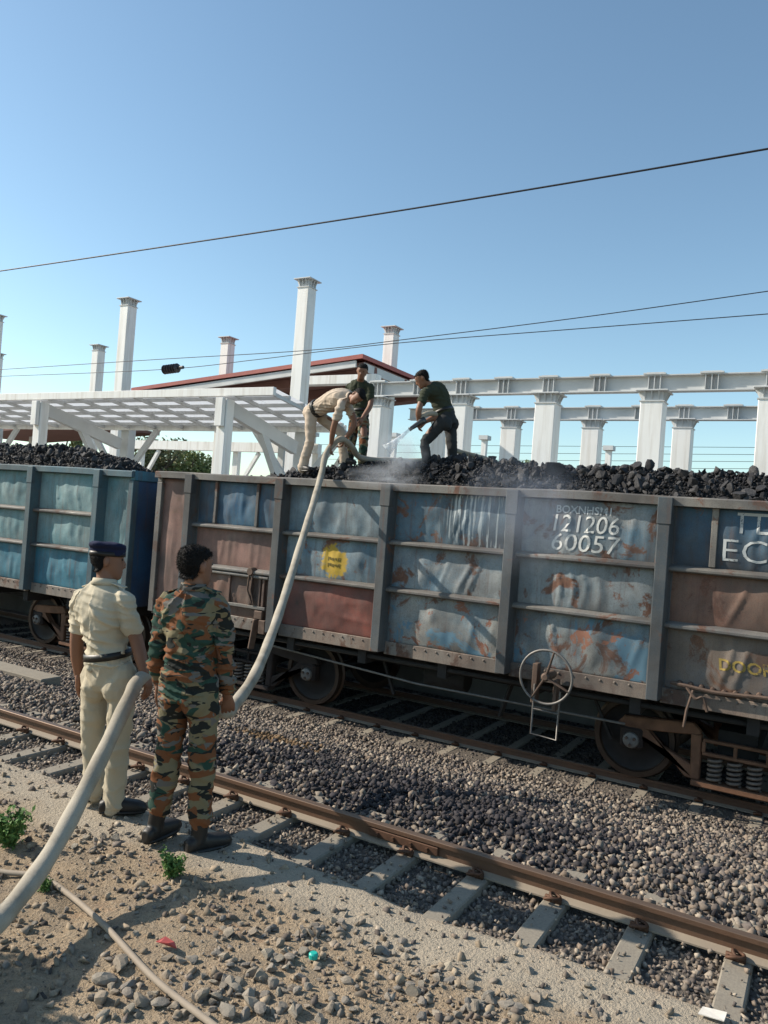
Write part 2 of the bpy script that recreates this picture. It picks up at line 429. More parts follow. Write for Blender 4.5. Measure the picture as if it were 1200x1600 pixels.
# small coal fallen from the wagons, and a patch of brown earth
under_shade = np.clip((P3[:, 1] - 8.9) / .7, 0, 1)[:, None]; C3 = C3 * (1 - .8 * under_shade)  # stones darkened under the wagons: painted shade on top of coal dust
cd_ = n2(P3[:, 0], P3[:, 1], 1.1, 31) * .55 + n2(P3[:, 0], P3[:, 1], 4.5, 32) * .3
spill = np.exp(-(((P3[:, 0] + 3.1) / 2.3) ** 2 + ((P3[:, 1] - 5.7) / 1.45) ** 2))
coalm = (cd_ * 1.0 + spill * .50 + (g.random(len(P3)) - .5) * .55) > .665 + .5 * (P3[:, 1] < 4.25)
C3[coalm] = np.array([.026, .024, .028]) * (.6 + 1.3 * g.random((coalm.sum(), 1)))
em = np.exp(-(((P3[:, 0] + 4.9) / .7) ** 2 + ((P3[:, 1] - 6.6) / .45) ** 2)) + (g.random(len(P3)) - .5) * .5 > .62
C3[em] = np.array([.20, .125, .06]) * (.6 + .6 * g.random((em.sum(), 1)))
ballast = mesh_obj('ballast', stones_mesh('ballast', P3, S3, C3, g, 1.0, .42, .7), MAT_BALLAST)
tag(ballast, 'grey crushed stone ballast around and between the tracks', 'ballast', kind='stuff')

# loose stones lying on the soil, each its own piece of the ground
t = NT('field_stone'); nz = t.noise(18, 6, .7); oi = t.N.new('ShaderNodeObjectInfo')
rc = t.ramp(oi.outputs['Random'], [(0, (.24, .215, .19)), (.3, (.34, .30, .25)), (.55, (.29, .24, .185)), (.8, (.39, .34, .265)), (1, (.20, .19, .18))])
MAT_FIELD = t.done(t.mix(t.ramp(nz, [(.35, .5), (.65, 0)]), rc, (.17, .14, .105)), .9, 0, t.bump(nz, .6, .01), .25)
def rock_mesh(name, g, l0=.5, l1=.3):
    bm = bmesh.new(); bmesh.ops.create_icosphere(bm, subdivisions=2, radius=1)
    cuts = [(unit(g.normal(size=3)), l0 + l1 * g.random()) for _ in range(9)]; sc = np.array([1, .62 + .35 * g.random(), .5 + .3 * g.random()])
    for v in bm.verts:
        p = np.array(v.co)
        for d, l in cuts:
            h = p @ d
            if h > l: p = p - d * (h - l)
        v.co = p * sc * (1 + (g.random() - .5) * .08)
    me = bpy.data.meshes.new(name); bm.to_mesh(me); bm.free(); me.materials.append(MAT_FIELD); return me
rocks = [rock_mesh('stone', g, .34, .26) for _ in range(16)]
spots = []
def cluster(x0, x1, y0, y1, n, s0, s1):
    for _ in range(n): spots.append((g.uniform(x0, x1), g.uniform(y0, y1), s0 + (s1 - s0) * g.random() ** 2.2))
cluster(110, 260, 1300, 1345, 26, .018, .045); cluster(130, 460, 1500, 1600, 110, .012, .05); cluster(300, 560, 1440, 1600, 130, .011, .045)
cluster(380, 540, 1400, 1480, 30, .012, .035); cluster(570, 640, 1470, 1500, 8, .02, .05); cluster(600, 800, 1500, 1600, 60, .012, .042)
cluster(690, 960, 1560, 1600, 24, .018, .05); cluster(0, 100, 1290, 1330, 14, .012, .03); cluster(0, 400, 1390, 1510, 80, .009, .028)
cluster(560, 1000, 1440, 1600, 70, .01, .028)
spots += [(358, 1545, .06), (352, 1590, .055), (190, 1520, .06), (165, 1535, .06), (155, 1568, .055), (220, 1575, .05), (395, 1575, .058), (645, 1552, .06),
          (590, 1485, .045), (700, 1515, .05), (745, 1575, .05)]
for px, py, s in spots:
    p = at_z(px, py, 0.0)
    o = bpy.data.objects.new('stone', rocks[g.integers(0, len(rocks))]); link(o, ground)
    zz = gz([p[0]], [p[1]])[0]
    o.location = (p[0], p[1], zz + s * .22); o.scale = (s, s, s); o.rotation_euler = (g.uniform(-.3, .3), g.uniform(-.3, .3), g.uniform(0, 6.28))
# gravel and clods pressed into the soil
P = jitter_grid(-6.5, 1.0, 1.6, 3.75, .034); dens = n2(P[:, 0], P[:, 1], 1.5, 41) * .7 + n2(P[:, 0], P[:, 1], 6, 42) * .3
keep = (dens + (g.random(len(P)) - .5) * .35 > .36) & ((P[:, 1] < 3.15) | (g.random(len(P)) < .3)); P = P[keep]
P3 = np.concatenate([P, (gz(P[:, 0], P[:, 1]) + .003)[:, None]], 1); P3 = P3[in_view(P3, 300)]
S = .004 + .030 * g.random(len(P3)) ** 3.6
C = np.where(g.random((len(P3), 1)) < .45, np.array([[.36, .285, .20]]), stone_colors(len(P3), g)) * (.7 + .5 * g.random((len(P3), 1)))
grit = mesh_obj('gravel', stones_mesh('gravel', P3, S, C, g), MAT_BALLAST)
tag(grit, 'small gravel and dry clods scattered over the brown soil', 'gravel', kind='stuff')

# ------------------------------------------------------------------ the two tracks
t = NT('rail_steel'); zz = t.sep()[2]; n = t.noise(6, 5, .6); nf = t.noise(50, 4)
MAT_RAIL = t.done(t.mix(n, (.17, .085, .045), (.085, .055, .04)), t.ramp(nf, [(.3, .45), (.7, .75)]), .25, t.bump(nf, .3, .003), .5)
t = NT('rail_foot_dust'); n = t.noise(7, 5, .6); MAT_RAILFOOT = t.done(t.mix(n, (.29, .24, .18), (.20, .16, .12)), .8, 0, t.bump(t.noise(60, 3), .3, .003))
t = NT('rail_table'); n = t.noise(9, 5, .6, t.coords((.4, 4, 4))); MAT_RAILTOP = t.done(t.mix(n, (.24, .155, .105), (.12, .085, .06)), .42, .55, t.bump(t.noise(60, 3), .15, .002))
t = NT('sleeper_concrete'); n = t.noise(5, 6, .65); nf = t.noise(70, 4, .7)
MAT_SLEEPER = t.done(t.mix(t.ramp(nf, [(.35, .5), (.6, 0)]), t.mix(n, (.33, .29, .225), (.20, .175, .14)), (.15, .13, .11)), .9, 0, t.bump(nf, .4, .004), .2)
MAT_CLIP = plain('clip_iron', (.12, .06, .035), .7, .3, .4, 20)
MAT_RUBBER = plain('rubber_pad', (.03, .03, .03), .9)

RK = .74; RH = .150 * RK      # rail size
def rail_outline(y, ztop):
    k = RK; q = [(-.036, -.004), (-.030, 0), (.030, 0), (.036, -.004), (.035, -.034), (.010, -.044), (.009, -.118), (.072, -.138), (.072, -.150), (-.072, -.150),
                 (-.072, -.138), (-.009, -.118), (-.010, -.044), (-.035, -.034)]
    return [(y + a * k, ztop + b * k) for a, b in q]
def make_rail(y, ztop, xa, xb, parent):
    m = MB(); xsn = np.linspace(xa, xb, 2)
    m.prism(rail_outline(y, ztop), xa, xb, 'x')
    r = m.build('rail', None, parent)
    me = r.data; me.materials.append(MAT_RAIL); me.materials.append(MAT_RAILFOOT); me.materials.append(MAT_RAILTOP)
    for p in me.polygons:
        zc = p.center.z
        if zc > ztop - .003: p.material_index = 2
        elif zc < ztop - .121 * RK and abs(p.normal.x) < .5: p.material_index = 1
    return r
def clip_pair(x, y, z, parent_sleeper, side):
    m = MB()
    m.box(x - .045, x + .045, y + side * .060 - .010, y + side * .060 + .010, z, z + .03)
    pts = [(x - .03, y + side * .08, z + .022), (x - .035, y + side * .105, z + .026), (x, y + side * .108, z + .038), (x + .03, y + side * .092, z + .036),
           (x + .035, y + side * .055, z + .034), (x, y + side * .045, z + .04), (x - .015, y + side * .07, z + .048), (x + .015, y + side * .105, z + .024)]
    m.tube(catmull(pts, 4), .009, 6)
    return m.build('rail_clip', MAT_CLIP, parent_sleeper, True)
def sleeper(x, y0, y1, ztop, parent, w=.15, depth=.2, dz=0):
    m = MB(); wt = w * .82
    V = []
    for y in (y0, y1):
        for xx, z in ((x - w / 2, ztop - depth), (x + w / 2, ztop - depth), (x + wt / 2, ztop), (x - wt / 2, ztop)): V.append((xx, y, z))
    m.add(V, [(0, 1, 2, 3), (7, 6, 5, 4), (0, 4, 5, 1), (1, 5, 6, 2), (2, 6, 7, 3), (3, 7, 4, 0)])
    o = m.build('sleeper', MAT_SLEEPER, parent, bevel=.008)
    return o
near = thing('railway_track', (-3, NEAR_RAIL_Y, -.2), 'near rusty rail on concrete sleepers half buried in soil and ballast', 'track', 'railway tracks')
make_rail(NEAR_RAIL_Y, NEAR_RAIL_Z, -30, 12, near)
SL0 = -.27
for k in range(-4, 26):
    x = SL0 - .4495 * k; s = sleeper(x + g.uniform(-.012, .012), 3.52 + g.uniform(-.04, .04), 4.62, NEAR_RAIL_Z - RH - .003, near)
    if -1 <= k < 16:
        clip_pair(x, NEAR_RAIL_Y, NEAR_RAIL_Z - RH - .003, s, -1)
        if k < 6: clip_pair(x, NEAR_RAIL_Y, NEAR_RAIL_Z - RH - .003, s, 1)
# the fishplate joint
m = MB(); jx = -2.12
m.box(jx - .24, jx + .24, NEAR_RAIL_Y - .027, NEAR_RAIL_Y - .0078, NEAR_RAIL_Z - .083, NEAR_RAIL_Z - .034)
fp = m.build('fishplate', MAT_CLIP, near, bevel=.004)
for bx in (-.17, -.06, .06, .17):
    m = MB(); m.lathe([(.0, -.048), (.014, -.048), (.014, -.027), (.0, -.026)], (jx + bx, NEAR_RAIL_Y, NEAR_RAIL_Z - .06), 'y', 6); m.build('bolt', MAT_CLIP, fp)
far = thing('railway_track', (-4, TRACK_Y, -1.0), 'rails and sleepers under the coal wagons', 'track', 'railway tracks')
make_rail(TRAIN_RAIL_Y, TRAIN_RAIL_Z, -45, 14, far); make_rail(TRAIN_RAIL_Y + GAUGE, TRAIN_RAIL_Z, -45, 14, far)
for k in range(-3, 26):
    x = .1 - .60 * k; s = sleeper(x, TRAIN_RAIL_Y - .58, TRAIN_RAIL_Y + GAUGE + .55, TRAIN_RAIL_Z - RH - .003, far)
    if -1 <= k < 22: clip_pair(x, TRAIN_RAIL_Y, TRAIN_RAIL_Z - RH - .003, s, -1)
# ------------------------------------------------------------------ coal wagons
YP, YF = 8.865, 8.69         # panel sheet, face of the posts
ZB, ZR2, ZR1, ZT = .36, 1.07, 1.68, 2.40
RUSTC = (.17, .085, .06)
def yellow_disc(t, c, v):
    xx, yy, zz = t.sep()
    d = t.math('POWER', t.math('ADD', t.math('POWER', t.math('SUBTRACT', xx, -5.83), 2), t.math('POWER', t.math('SUBTRACT', zz, 1.34), 2)), .5)
    nn = t.noise(5, 5, .65)
    nn = t.mix(.5, nn, t.noise(16, 5, .7)); ang = t.math('ADD', d, t.math('MULTIPLY', t.math('SUBTRACT', nn, .5), .62))
    return t.mix(t.ramp(ang, [(.185, 1), (.23, 0)]), c, t.mix(t.noise(9), (.52, .35, .04), (.34, .22, .04)))
def white_runs(t, c, v):
    n = t.noise(1.0, 4, .6, t.coords((24, 24, .35)))
    xx = t.sep()[0]
    reg = t.ramp(t.math('ADD', t.math('MULTIPLY', xx, .25), 1.75), [(.66, 0), (.74, 1)])
    nz2 = t.noise(3, 4)
    return t.mix(t.math('MULTIPLY', t.math('MULTIPLY', t.ramp(n, [(.53, 0), (.60, 1)]), reg), t.ramp(nz2, [(.3, .35), (.6, .95)])), c, (.46, .50, .50))
def peeled(t, c, v):
    n = t.noise(1.5, 7, .65, t.coords(loc=(2.2, 0, 7)), .8); n_ = t.noise(3.2, 7, .7, t.coords(loc=(9, 3, 1)), .5)
    c = t.mix(t.ramp(n, [(.56, 0), (.60, 1)]), c, (.10, .185, .245))
    return t.mix(t.ramp(n_, [(.58, 0), (.61, 1)]), c, (.22, .10, .065))
GREYB = (.24, .315, .35); GREYB2 = (.11, .20, .265); BLUE = (.025, .10, .185); PINK = (.29, .165, .135); PINK2 = (.21, .115, .092)
PM = {
 'greyblue': paint('paint_grey_blue', GREYB, GREYB2, RUSTC, .35, .4, 1.0),
 'greyblue2': paint('paint_grey_blue_b', GREYB2, (.30, .32, .32), RUSTC, .55, .5, 2.3),
 'grey': paint('paint_grey', (.29, .305, .30), (.20, .245, .265), RUSTC, .5, .55, 3.1),
 'yellow': paint('paint_grey_yellow_disc', GREYB, GREYB2, RUSTC, .45, .4, 4.7, .5, yellow_disc),
 'runs': paint('paint_blue_white_runs', (.06, .125, .18), (.12, .19, .235), RUSTC, .6, .5, 5.2, .6, white_runs),
 'peeled': paint('paint_peeled', GREYB, (.36, .34, .30), RUSTC, .5, .6, 6.4, .4, peeled),
 'peeled2': paint('paint_peeled_b', (.33, .34, .32), GREYB2, RUSTC, .65, .6, 7.9, .4, peeled),
 'blue': paint('paint_blue', BLUE, (.07, .15, .215), RUSTC, .2, .3, 8.3),
 'pink': paint('paint_red_oxide_pale', PINK, PINK2, (.20, .12, .09), .3, .4, 9.1, .35),
 'red': paint('paint_red_oxide', (.24, .075, .055), (.18, .065, .05), (.13, .065, .05), .3, .35, 10.7, .3),
 'brown': paint('paint_brown', (.20, .105, .075), (.22, .13, .09), (.15, .07, .05), .5, .5, 11.9, .4),
 'brown2': paint('paint_brown_b', (.20, .15, .115), (.14, .15, .16), (.16, .08, .05), .6, .6, 12.2, .5),
 'teal': paint('paint_teal', (.11, .245, .275), (.20, .30, .31), RUSTC, .15, .3, 13.5, .5, None, .5),
 'teal2': paint('paint_teal_bright', (.055, .22, .295), (.035, .15, .215), RUSTC, .12, .25, 14.2, .4, None, .4),
 'post': paint('paint_post', (.065, .085, .10), (.11, .115, .115), RUSTC, .45, .4, 15.1, .5),
 'postblue': paint('paint_post_blue', (.05, .125, .165), (.085, .14, .16), RUSTC, .15, .35, 16.1, .4),
 'rib': paint('paint_rib', (.22, .205, .18), (.15, .145, .14), RUSTC, .5, .5, 17.1, .2),
 'sill': paint('paint_sill', (.225, .165, .13), (.26, .225, .19), (.13, .07, .05), .55, .7, 18.1, .6),
 'end': paint('paint_end_blue', (.025, .07, .16), (.035, .095, .18), RUSTC, .05, .1, 19.1, .3),
}
MAT_UNDER = plain('underframe_grime', (.035, .031, .029), .9, 0, .4, 6, .2)
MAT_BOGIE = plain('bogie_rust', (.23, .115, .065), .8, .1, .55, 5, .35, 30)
MAT_BOGIE_D = plain('bogie_shade_grime', (.045, .032, .027), .85, .1, .5, 5, .35, 30)  # shade in the colour for the unlit bogie; grime on axle boxes, couplers
MAT_WHEEL = plain('wheel_steel', (.030, .026, .024), .6, .5, .4, 6, .1)
MAT_TYRE = plain('wheel_tread', (.085, .058, .042), .45, .6, .3, 6, .1)
MAT_SPRING = plain('spring_steel', (.21, .17, .14), .6, .3, .4, 20, .1)
MAT_IRON = plain('latch_iron', (.15, .10, .075), .75, .2, .5, 9, .2)
MAT_WHEELPAINT = plain('handwheel_paint', (.20, .185, .17), .55, .3, .3, 20, .1)

def panel(name, x0, x1, z0, z1, mat, parent, seed, bulge=.035, fold=.016, vert=True, y=YP, nx=56, nz=36, drop=None):
    """a sheet of the wagon side: pillowed out by the load, creased and dented"""
    X, Z = np.meshgrid(np.linspace(x0, x1, nx), np.linspace(z0, z1, nz)); x = X.ravel(); z = Z.ravel()
    D = panel_disp(x, z, x0, x1, z0, z1, seed, bulge, fold, vert)
    V = np.stack([x, y - D, z], 1)
    i = (np.arange(nz - 1)[:, None] * nx + np.arange(nx - 1)[None]).ravel(); Q = np.stack([i, i + 1, i + nx + 1, i + nx], 1)
    nb = len(V); B = V.copy(); B[:, 1] += .008
    edge = []      # thickness rim
    ring = list(range(nx)) + [k * nx + nx - 1 for k in range(1, nz)] + [(nz - 1) * nx + k for k in range(nx - 2, -1, -1)] + [k * nx for k in range(nz - 2, 0, -1)]
    for a, b in zip(ring, ring[1:] + ring[:1]): edge.append((b, a, a + nb, b + nb))
    Fc = np.concatenate([Q, Q[:, ::-1] + nb, np.array(edge)])
    return mesh_obj(name, np_mesh(name, np.concatenate([V, B]), Fc, True), mat, parent)
def fold_noise(q, s):      # stretched noise on straight axes, so that creases run true
    return vnoise(q, s) * 2 - 1
def panel_disp(x, z, x0, x1, z0, z1, seed, bulge, fold, vert):
    u = (x - x0) / (x1 - x0); w = (z - z0) / (z1 - z0)
    env = np.clip(np.sin(np.pi * np.clip(u, 0, 1)), 0, 1) ** .5 * np.clip(np.sin(np.pi * np.clip(w, 0, 1)), 0, 1) ** .5
    wob = .35 * pnoise(np.stack([x * 1.3, z * 1.6, 0 * x + seed], 1), seed + 3)
    if vert: q = np.stack([x * 6.5 + wob * 3, 0 * x + seed * .73, z * .8 + wob], 1)
    else: q = np.stack([x * 1.1, 0 * x + seed * .73, z * 4.5], 1)
    f = np.clip(1 - np.abs(fold_noise(q, seed)) * 2.2, 0, 1) ** 1.6 * .9 + .25
    f2 = pnoise(np.stack([x * 2.6, z * 2.6, 0 * x + seed], 1), seed + 9) + .5
    f3 = pnoise(np.stack([x * 9, z * 7, 0 * x + seed], 1), seed + 5) + .5
    return env * (bulge + fold * 1.15 * (f - .6) + fold * .9 * (f2 - .5) + fold * .3 * (f3 - .5))

def helix(c, r, z0, z1, turns, n=10):
    return [(c[0] + r * math.cos(2 * math.pi * k / n), c[1] + r * math.sin(2 * math.pi * k / n), z0 + (z1 - z0) * k / (turns * n)) for k in range(int(turns * n) + 1)]

def bogie(xc, parent, lit=True):
    b = thing('bogie', (xc, TRACK_Y, TRAIN_RAIL_Z), None, None); b.parent = parent; b.matrix_parent_inverse = Matrix.Translation(-world_loc(parent))
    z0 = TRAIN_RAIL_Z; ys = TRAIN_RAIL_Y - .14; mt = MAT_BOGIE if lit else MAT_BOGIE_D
    for sgn, yy in ((-1, ys), (1, TRAIN_RAIL_Y + GAUGE + .14)):
        m = MB()
        y0, y1 = yy - .055, yy + .055
        for s in (-1, 1):
            # arched casting from the axle box to the spring nest
            m.prism([(xc + s * 1.28, z0 + .62), (xc + s * 1.20, z0 + .72), (xc + s * .45, z0 + .78), (xc + s * .36, z0 + .70), (xc + s * .36, z0 + .66),
                     (xc + s * .62, z0 + .63), (xc + s * .95, z0 + .60)][::s], y0, y1)
            m.prism([(xc + s * 1.16, z0 + .615), (xc + s * .93, z0 + .595), (xc + s * .50, z0 + .17), (xc + s * .40, z0 + .16), (xc + s * .40, z0 + .30)][::s], y0 + .002, y1 - .002)
            m.prism([(xc + s * .46, z0 + .66), (xc + s * .345, z0 + .66), (xc + s * .345, z0 + .165), (xc + s * .44, z0 + .165)][::s], y0 - .012, y1 + .012)
        m.box(xc - .43, xc + .43, y0 - .045, y1 + .03, z0 + .10, z0 + .165)
        m.build('side_frame', mt, b, bevel=.012)
        m = MB(); m.box(xc - .33, xc + .33, y0 - .035, y0 + .03, z0 + .455, z0 + .49); m.box(xc - .33, xc + .33, y0 - .03, y0 + .03, z0 + .60, z0 + .635)
        for q in (-.32, -.0, .32): m.box(xc + q - .018, xc + q + .018, y0 - .028, y0 + .028, z0 + .488, z0 + .602)
        m.build('bolster_end', mt, b, bevel=.006)
        if sgn < 0:
            for q in (-.2, 0, .2):
                m = MB(); m.tube(helix((xc + q, y0 + .035), .066, z0 + .17, z0 + .45, 5.5), .0175, 7); m.build('spring', MAT_SPRING, b, True)
            for s in (-1, 1):
                m = MB(); m.box(xc + s * 1.1 - .13, xc + s * 1.1 + .13, y0 - .02, y1 + .03, z0 + .36, z0 + .61); ab = m.build('axle_box', MAT_BOGIE_D, b, bevel=.03)
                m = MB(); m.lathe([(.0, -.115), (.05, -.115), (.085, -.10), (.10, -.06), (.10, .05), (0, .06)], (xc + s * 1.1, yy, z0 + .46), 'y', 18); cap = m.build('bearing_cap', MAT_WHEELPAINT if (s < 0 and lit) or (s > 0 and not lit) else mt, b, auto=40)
                for k in range(3):
                    a = k * 2.094 + .5; m = MB(); m.lathe([(0, -.135), (.018, -.135), (.018, -.10), (0, -.09)], (xc + s * 1.1 + .05 * math.cos(a), yy, z0 + .46 + .05 * math.sin(a)), 'y', 6); m.build('cap_bolt', MAT_IRON, b)
    for s in (-1, 1):
        m = MB(); m.tube([(xc + s * 1.1, TRAIN_RAIL_Y - .05, z0 + .46), (xc + s * 1.1, TRAIN_RAIL_Y + GAUGE + .05, z0 + .46)], .075, 12); m.build('axle', MAT_WHEEL, b, auto=40)
        for yy, q in ((TRAIN_RAIL_Y, 1), (TRAIN_RAIL_Y + GAUGE, -1)):
            m = MB(); rr = .46
            m.lathe([(.09, -.06 * q), (.13, -.05 * q), (.30, -.005 * q), (.385, -.035 * q), (.40, -.065 * q), (rr - .003, -.065 * q), (rr, .035 * q), (rr + .03, .05 * q), (rr + .028, .075 * q), (.39, .078 * q), (.30, .03 * q), (.12, .05 * q), (.09, .05 * q)],
                    (xc + s * 1.1, yy, z0 + rr + .001), 'y', 48)
            w = m.build('wheel', MAT_WHEEL, b, auto=35); w.data.materials.append(MAT_TYRE)
            for p in w.data.polygons:
                rad = math.hypot(p.center.x - (xc + s * 1.1), p.center.z - (z0 + rr))
                if rad > .37: p.material_index = 1
    m = MB(); m.box(xc - .2, xc + .2, TRAIN_RAIL_Y, TRAIN_RAIL_Y + GAUGE, z0 + .42, z0 + .72); m.build('bolster', MAT_UNDER, b)
    return b

def text_mesh(txt, size, x, z, y_of, mat, parent, name='lettering', thick=0., slant=0., width=1.0):
    cu = bpy.data.curves.new('txt', 'FONT'); cu.body = txt; cu.size = size; cu.offset = thick; cu.resolution_u = 3; cu.shear = slant
    o = bpy.data.objects.new('txt', cu); col.objects.link(o)
    me = bpy.data.meshes.new_from_object(o.evaluated_get(bpy.context.evaluated_depsgraph_get()))
    bpy.data.objects.remove(o)
    bm = bmesh.new(); bm.from_mesh(me); bmesh.ops.triangulate(bm, faces=bm.faces)
    for _ in range(2):
        long_e = [e for e in bm.edges if e.calc_length() > size * .16]
        if long_e: bmesh.ops.subdivide_edges(bm, edges=long_e, cuts=1); bmesh.ops.triangulate(bm, faces=[f for f in bm.faces if len(f.verts) > 3])
    for v in bm.verts:
        X, Z = x + v.co.x * width, z + v.co.y
        v.co = (X, 0, Z)
    if len(bm.verts):
        xx = np.array([v.co.x for v in bm.verts]); zz = np.array([v.co.z for v in bm.verts]); yy = y_of(xx, zz)
        for v, q in zip(bm.verts, yy): v.co.y = q - .006
    bmesh.ops.recalc_face_normals(bm, faces=bm.faces)
    bm.to_mesh(me); bm.free(); me.name = name; me.materials.clear(); me.materials.append(mat)
    return mesh_obj(name, me, mat, parent)
def worn(name, c, keep=.5):
    t = NT(name); n = t.noise(9, 7, .7); f = t.noise(55, 3, .7)
    a = t.ramp(t.mix(.35, n, f), [(keep - .10, 0), (keep, 1)])
    t.done(c, .75); t.L.new(a, t.b.inputs['Alpha']); return t.m
MAT_WHITE_T = worn('worn_white_lettering', (.58, .58, .55), .455)
MAT_FAINT_T = worn('faint_white_lettering', (.42, .44, .44), .47)
MAT_YELLOW_T = worn('worn_yellow_lettering', (.30, .21, .05), .48)
MAT_DARK_T = worn('worn_dark_lettering', (.13, .10, .02), .46)

_r = MB(); _r.lathe([(.0, -.042), (.010, -.040), (.016, -.030), (.016, -.025)], (0, 0, 0), 'y', 8); _ro = _r.build('rivet', PM['sill']); RIVET = _ro.data; bpy.data.objects.remove(_ro)
def wagon(X0, X1, label, scheme, pmat, detail, seed):
    """X0..X1: ends of the body; scheme[bay][row] names a paint"""
    L = X1 - X0; xc = (X0 + X1) / 2
    w = thing('coal_wagon', (xc, TRACK_Y, TRAIN_RAIL_Z), label, 'wagon', 'open coal wagons')
    PO = [X0 + .74 + i * (L - 1.48) / 5 for i in range(6)]
    bays = [X0 + .02] + PO + [X1 - .02]
    yfar = 2 * TRACK_Y
    disp = {}
    for bi in range(7):
        a, b = bays[bi] + (.07 if bi else 0), bays[bi + 1] - (.07 if bi < 6 else 0)
        rows = [(ZR1 + .02, ZT - .05), (ZR2 + .02, ZR1 - .02), (ZB + .02, ZR2 - .02)]
        sch = scheme[bi]
        if bi in (0, 6): rows = [(ZB + .02, ZT - .05)]
        for ri, (z0, z1) in enumerate(rows):
            sd_ = seed + bi * 7 + ri; vert = not (sch[ri] in ('red',))
            bl, fo = (.034, .020) if sch[ri] != 'pink' else (.022, .010)
            panel('side_panel', a, b, z0, z1, PM[sch[ri]], w, sd_, bl, fo, vert, nx=60 if detail else 40, nz=34)
            disp[(bi, ri)] = lambda x, z, a=a, b=b, z0=z0, z1=z1, s=sd_, bl=bl, fo=fo, v=vert: YP - panel_disp(x, z, a, b, z0, z1, s, bl, fo, v)
    # posts: pressed hat sections
    for i, px in enumerate(PO):
        m = MB(); m.prism([(px - .085, YP - .004), (px - .062, YF), (px + .062, YF), (px + .085, YP - .004)], .25, ZT - .005, 'z')
        m.box(px - .10, px + .10, YP - .012, YP + .02, .27, ZT - .01)
        po = m.build('side_post', PM[pmat], w, bevel=.006)
        m = MB(); m.box(px - .075, px + .075, YF - .008, YP + .01, 2.14, ZT + .03); m.build('post_cap', PM[pmat], po, bevel=.006)
    # end posts
    for ex in (X0 + .03, X1 - .03):
        m = MB(); m.box(ex - .055, ex + .055, YP - .07, YP + .05, .25, ZT - .11); m.build('end_post', PM['rib'] if detail else PM[pmat], w, bevel=.008)
    # ribs, dusty ledges
    for z in (ZR1, ZR2):
        for bi in range(1, 6):
            a, b = bays[bi] + .064, bays[bi + 1] - .064
            m = MB(); m.prism([(YP + .01, z - .04), (YP - .09, z - .04), (YP - .112, z - .026), (YP - .112, z + .004), (YP - .085, z + .020), (YP + .01, z + .04)], a, b, 'x')
            m.build('rib', PM['rib'], w, bevel=.004)
    # top rail, bent a little by use
    m = MB(); n = 60; xsn = np.linspace(X0 - .02, X1 + .02, n); sag = (vnoise(np.stack([xsn * .8, 0 * xsn, 0 * xsn], 1), seed) - .5) * .035; out = (vnoise(np.stack([xsn * .9, 0 * xsn + 5, 0 * xsn], 1), seed) - .5) * .03
    V = []
    for x, s_, o_ in zip(xsn, sag, out):
        for dy, dz in ((YP - .125, -.05), (YP - .125, .035), (YP - .105, .05), (YP + .07, .05), (YP + .07, -.055)): V.append((x, dy + o_, ZT + dz + s_))
    Fc = [(i * 5 + k, i * 5 + (k + 1) % 5, (i + 1) * 5 + (k + 1) % 5, (i + 1) * 5 + k) for i in range(n - 1) for k in range(5)] + [(0, 1, 2, 3, 4), tuple((n - 1) * 5 + k for k in (4, 3, 2, 1, 0))]
    m.add(V, Fc); m.build('top_rail', PM['rib'] if detail else PM[pmat], w)
    # lower sill with rivets
    for bi in range(7):
        a, b = bays[bi] + (.064 if bi else 0), bays[bi + 1] - (.064 if bi < 6 else 0)
        m = MB(); m.box(a, b, YP - .03, YP + .04, .215, .385); sl = m.build('sill_plate', PM['sill'], w, bevel=.006)
        for x in np.arange(a + .12, b - .05, .16):
            r_o = bpy.data.objects.new('rivet', RIVET); link(r_o, sl); r_o.location = (x, YP, .345)
    # far side, ends, floor
    m = MB(); m.box(X0, X1, yfar - YP - .03, yfar - YP + .06, .22, ZT + .04); m.build('far_side', PM['end'], w)
    for ex, s in ((X0, 1), (X1, -1)):
        e = MB(); e.box(ex, ex + s * .03, YP + .052, yfar - YP - .032, .22, ZT - .11); eo = e.build('end_wall', PM['end'], w)
        e = MB(); e.box(ex - s * .035, ex + s * .06, YP - .055, yfar - YP - .032, ZT - .108, ZT + .052); e.build('end_top_rail', PM['teal2'] if not detail else PM['rib'], eo, bevel=.008)
        for k in range(1, 5):
            yy = YP + k * (yfar - 2 * YP) / 5; e = MB(); e.box(ex - s * .045, ex - s * .002, yy - .05, yy + .05, .25, ZT - .112); e.build('end_stanchion', PM['end'], eo, bevel=.006)
    m = MB(); m.box(X0 + .02, X1 - .02, YP + .045, yfar - YP - .035, .24, .36); m.box(X0 + .1, X1 - .1, TRACK_Y - .25, TRACK_Y + .25, -.16, .238)
    for k in range(9):
        x = X0 + .3 + k * (L - .6) / 8; m.box(x - .06, x + .06, YP + .08, yfar - YP - .08, .02, .239)
    m.build('underframe', MAT_UNDER, w)
    for ex, s in ((X0, -1), (X1, 1)):
        m = MB(); m.box(ex - .02 if s > 0 else ex - .36, ex + .36 if s > 0 else ex + .02, TRACK_Y - .09, TRACK_Y + .09, .0, .17); m.build('coupler', MAT_BOGIE_D, w, bevel=.02)
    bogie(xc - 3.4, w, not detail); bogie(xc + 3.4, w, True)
    return w, disp, PO

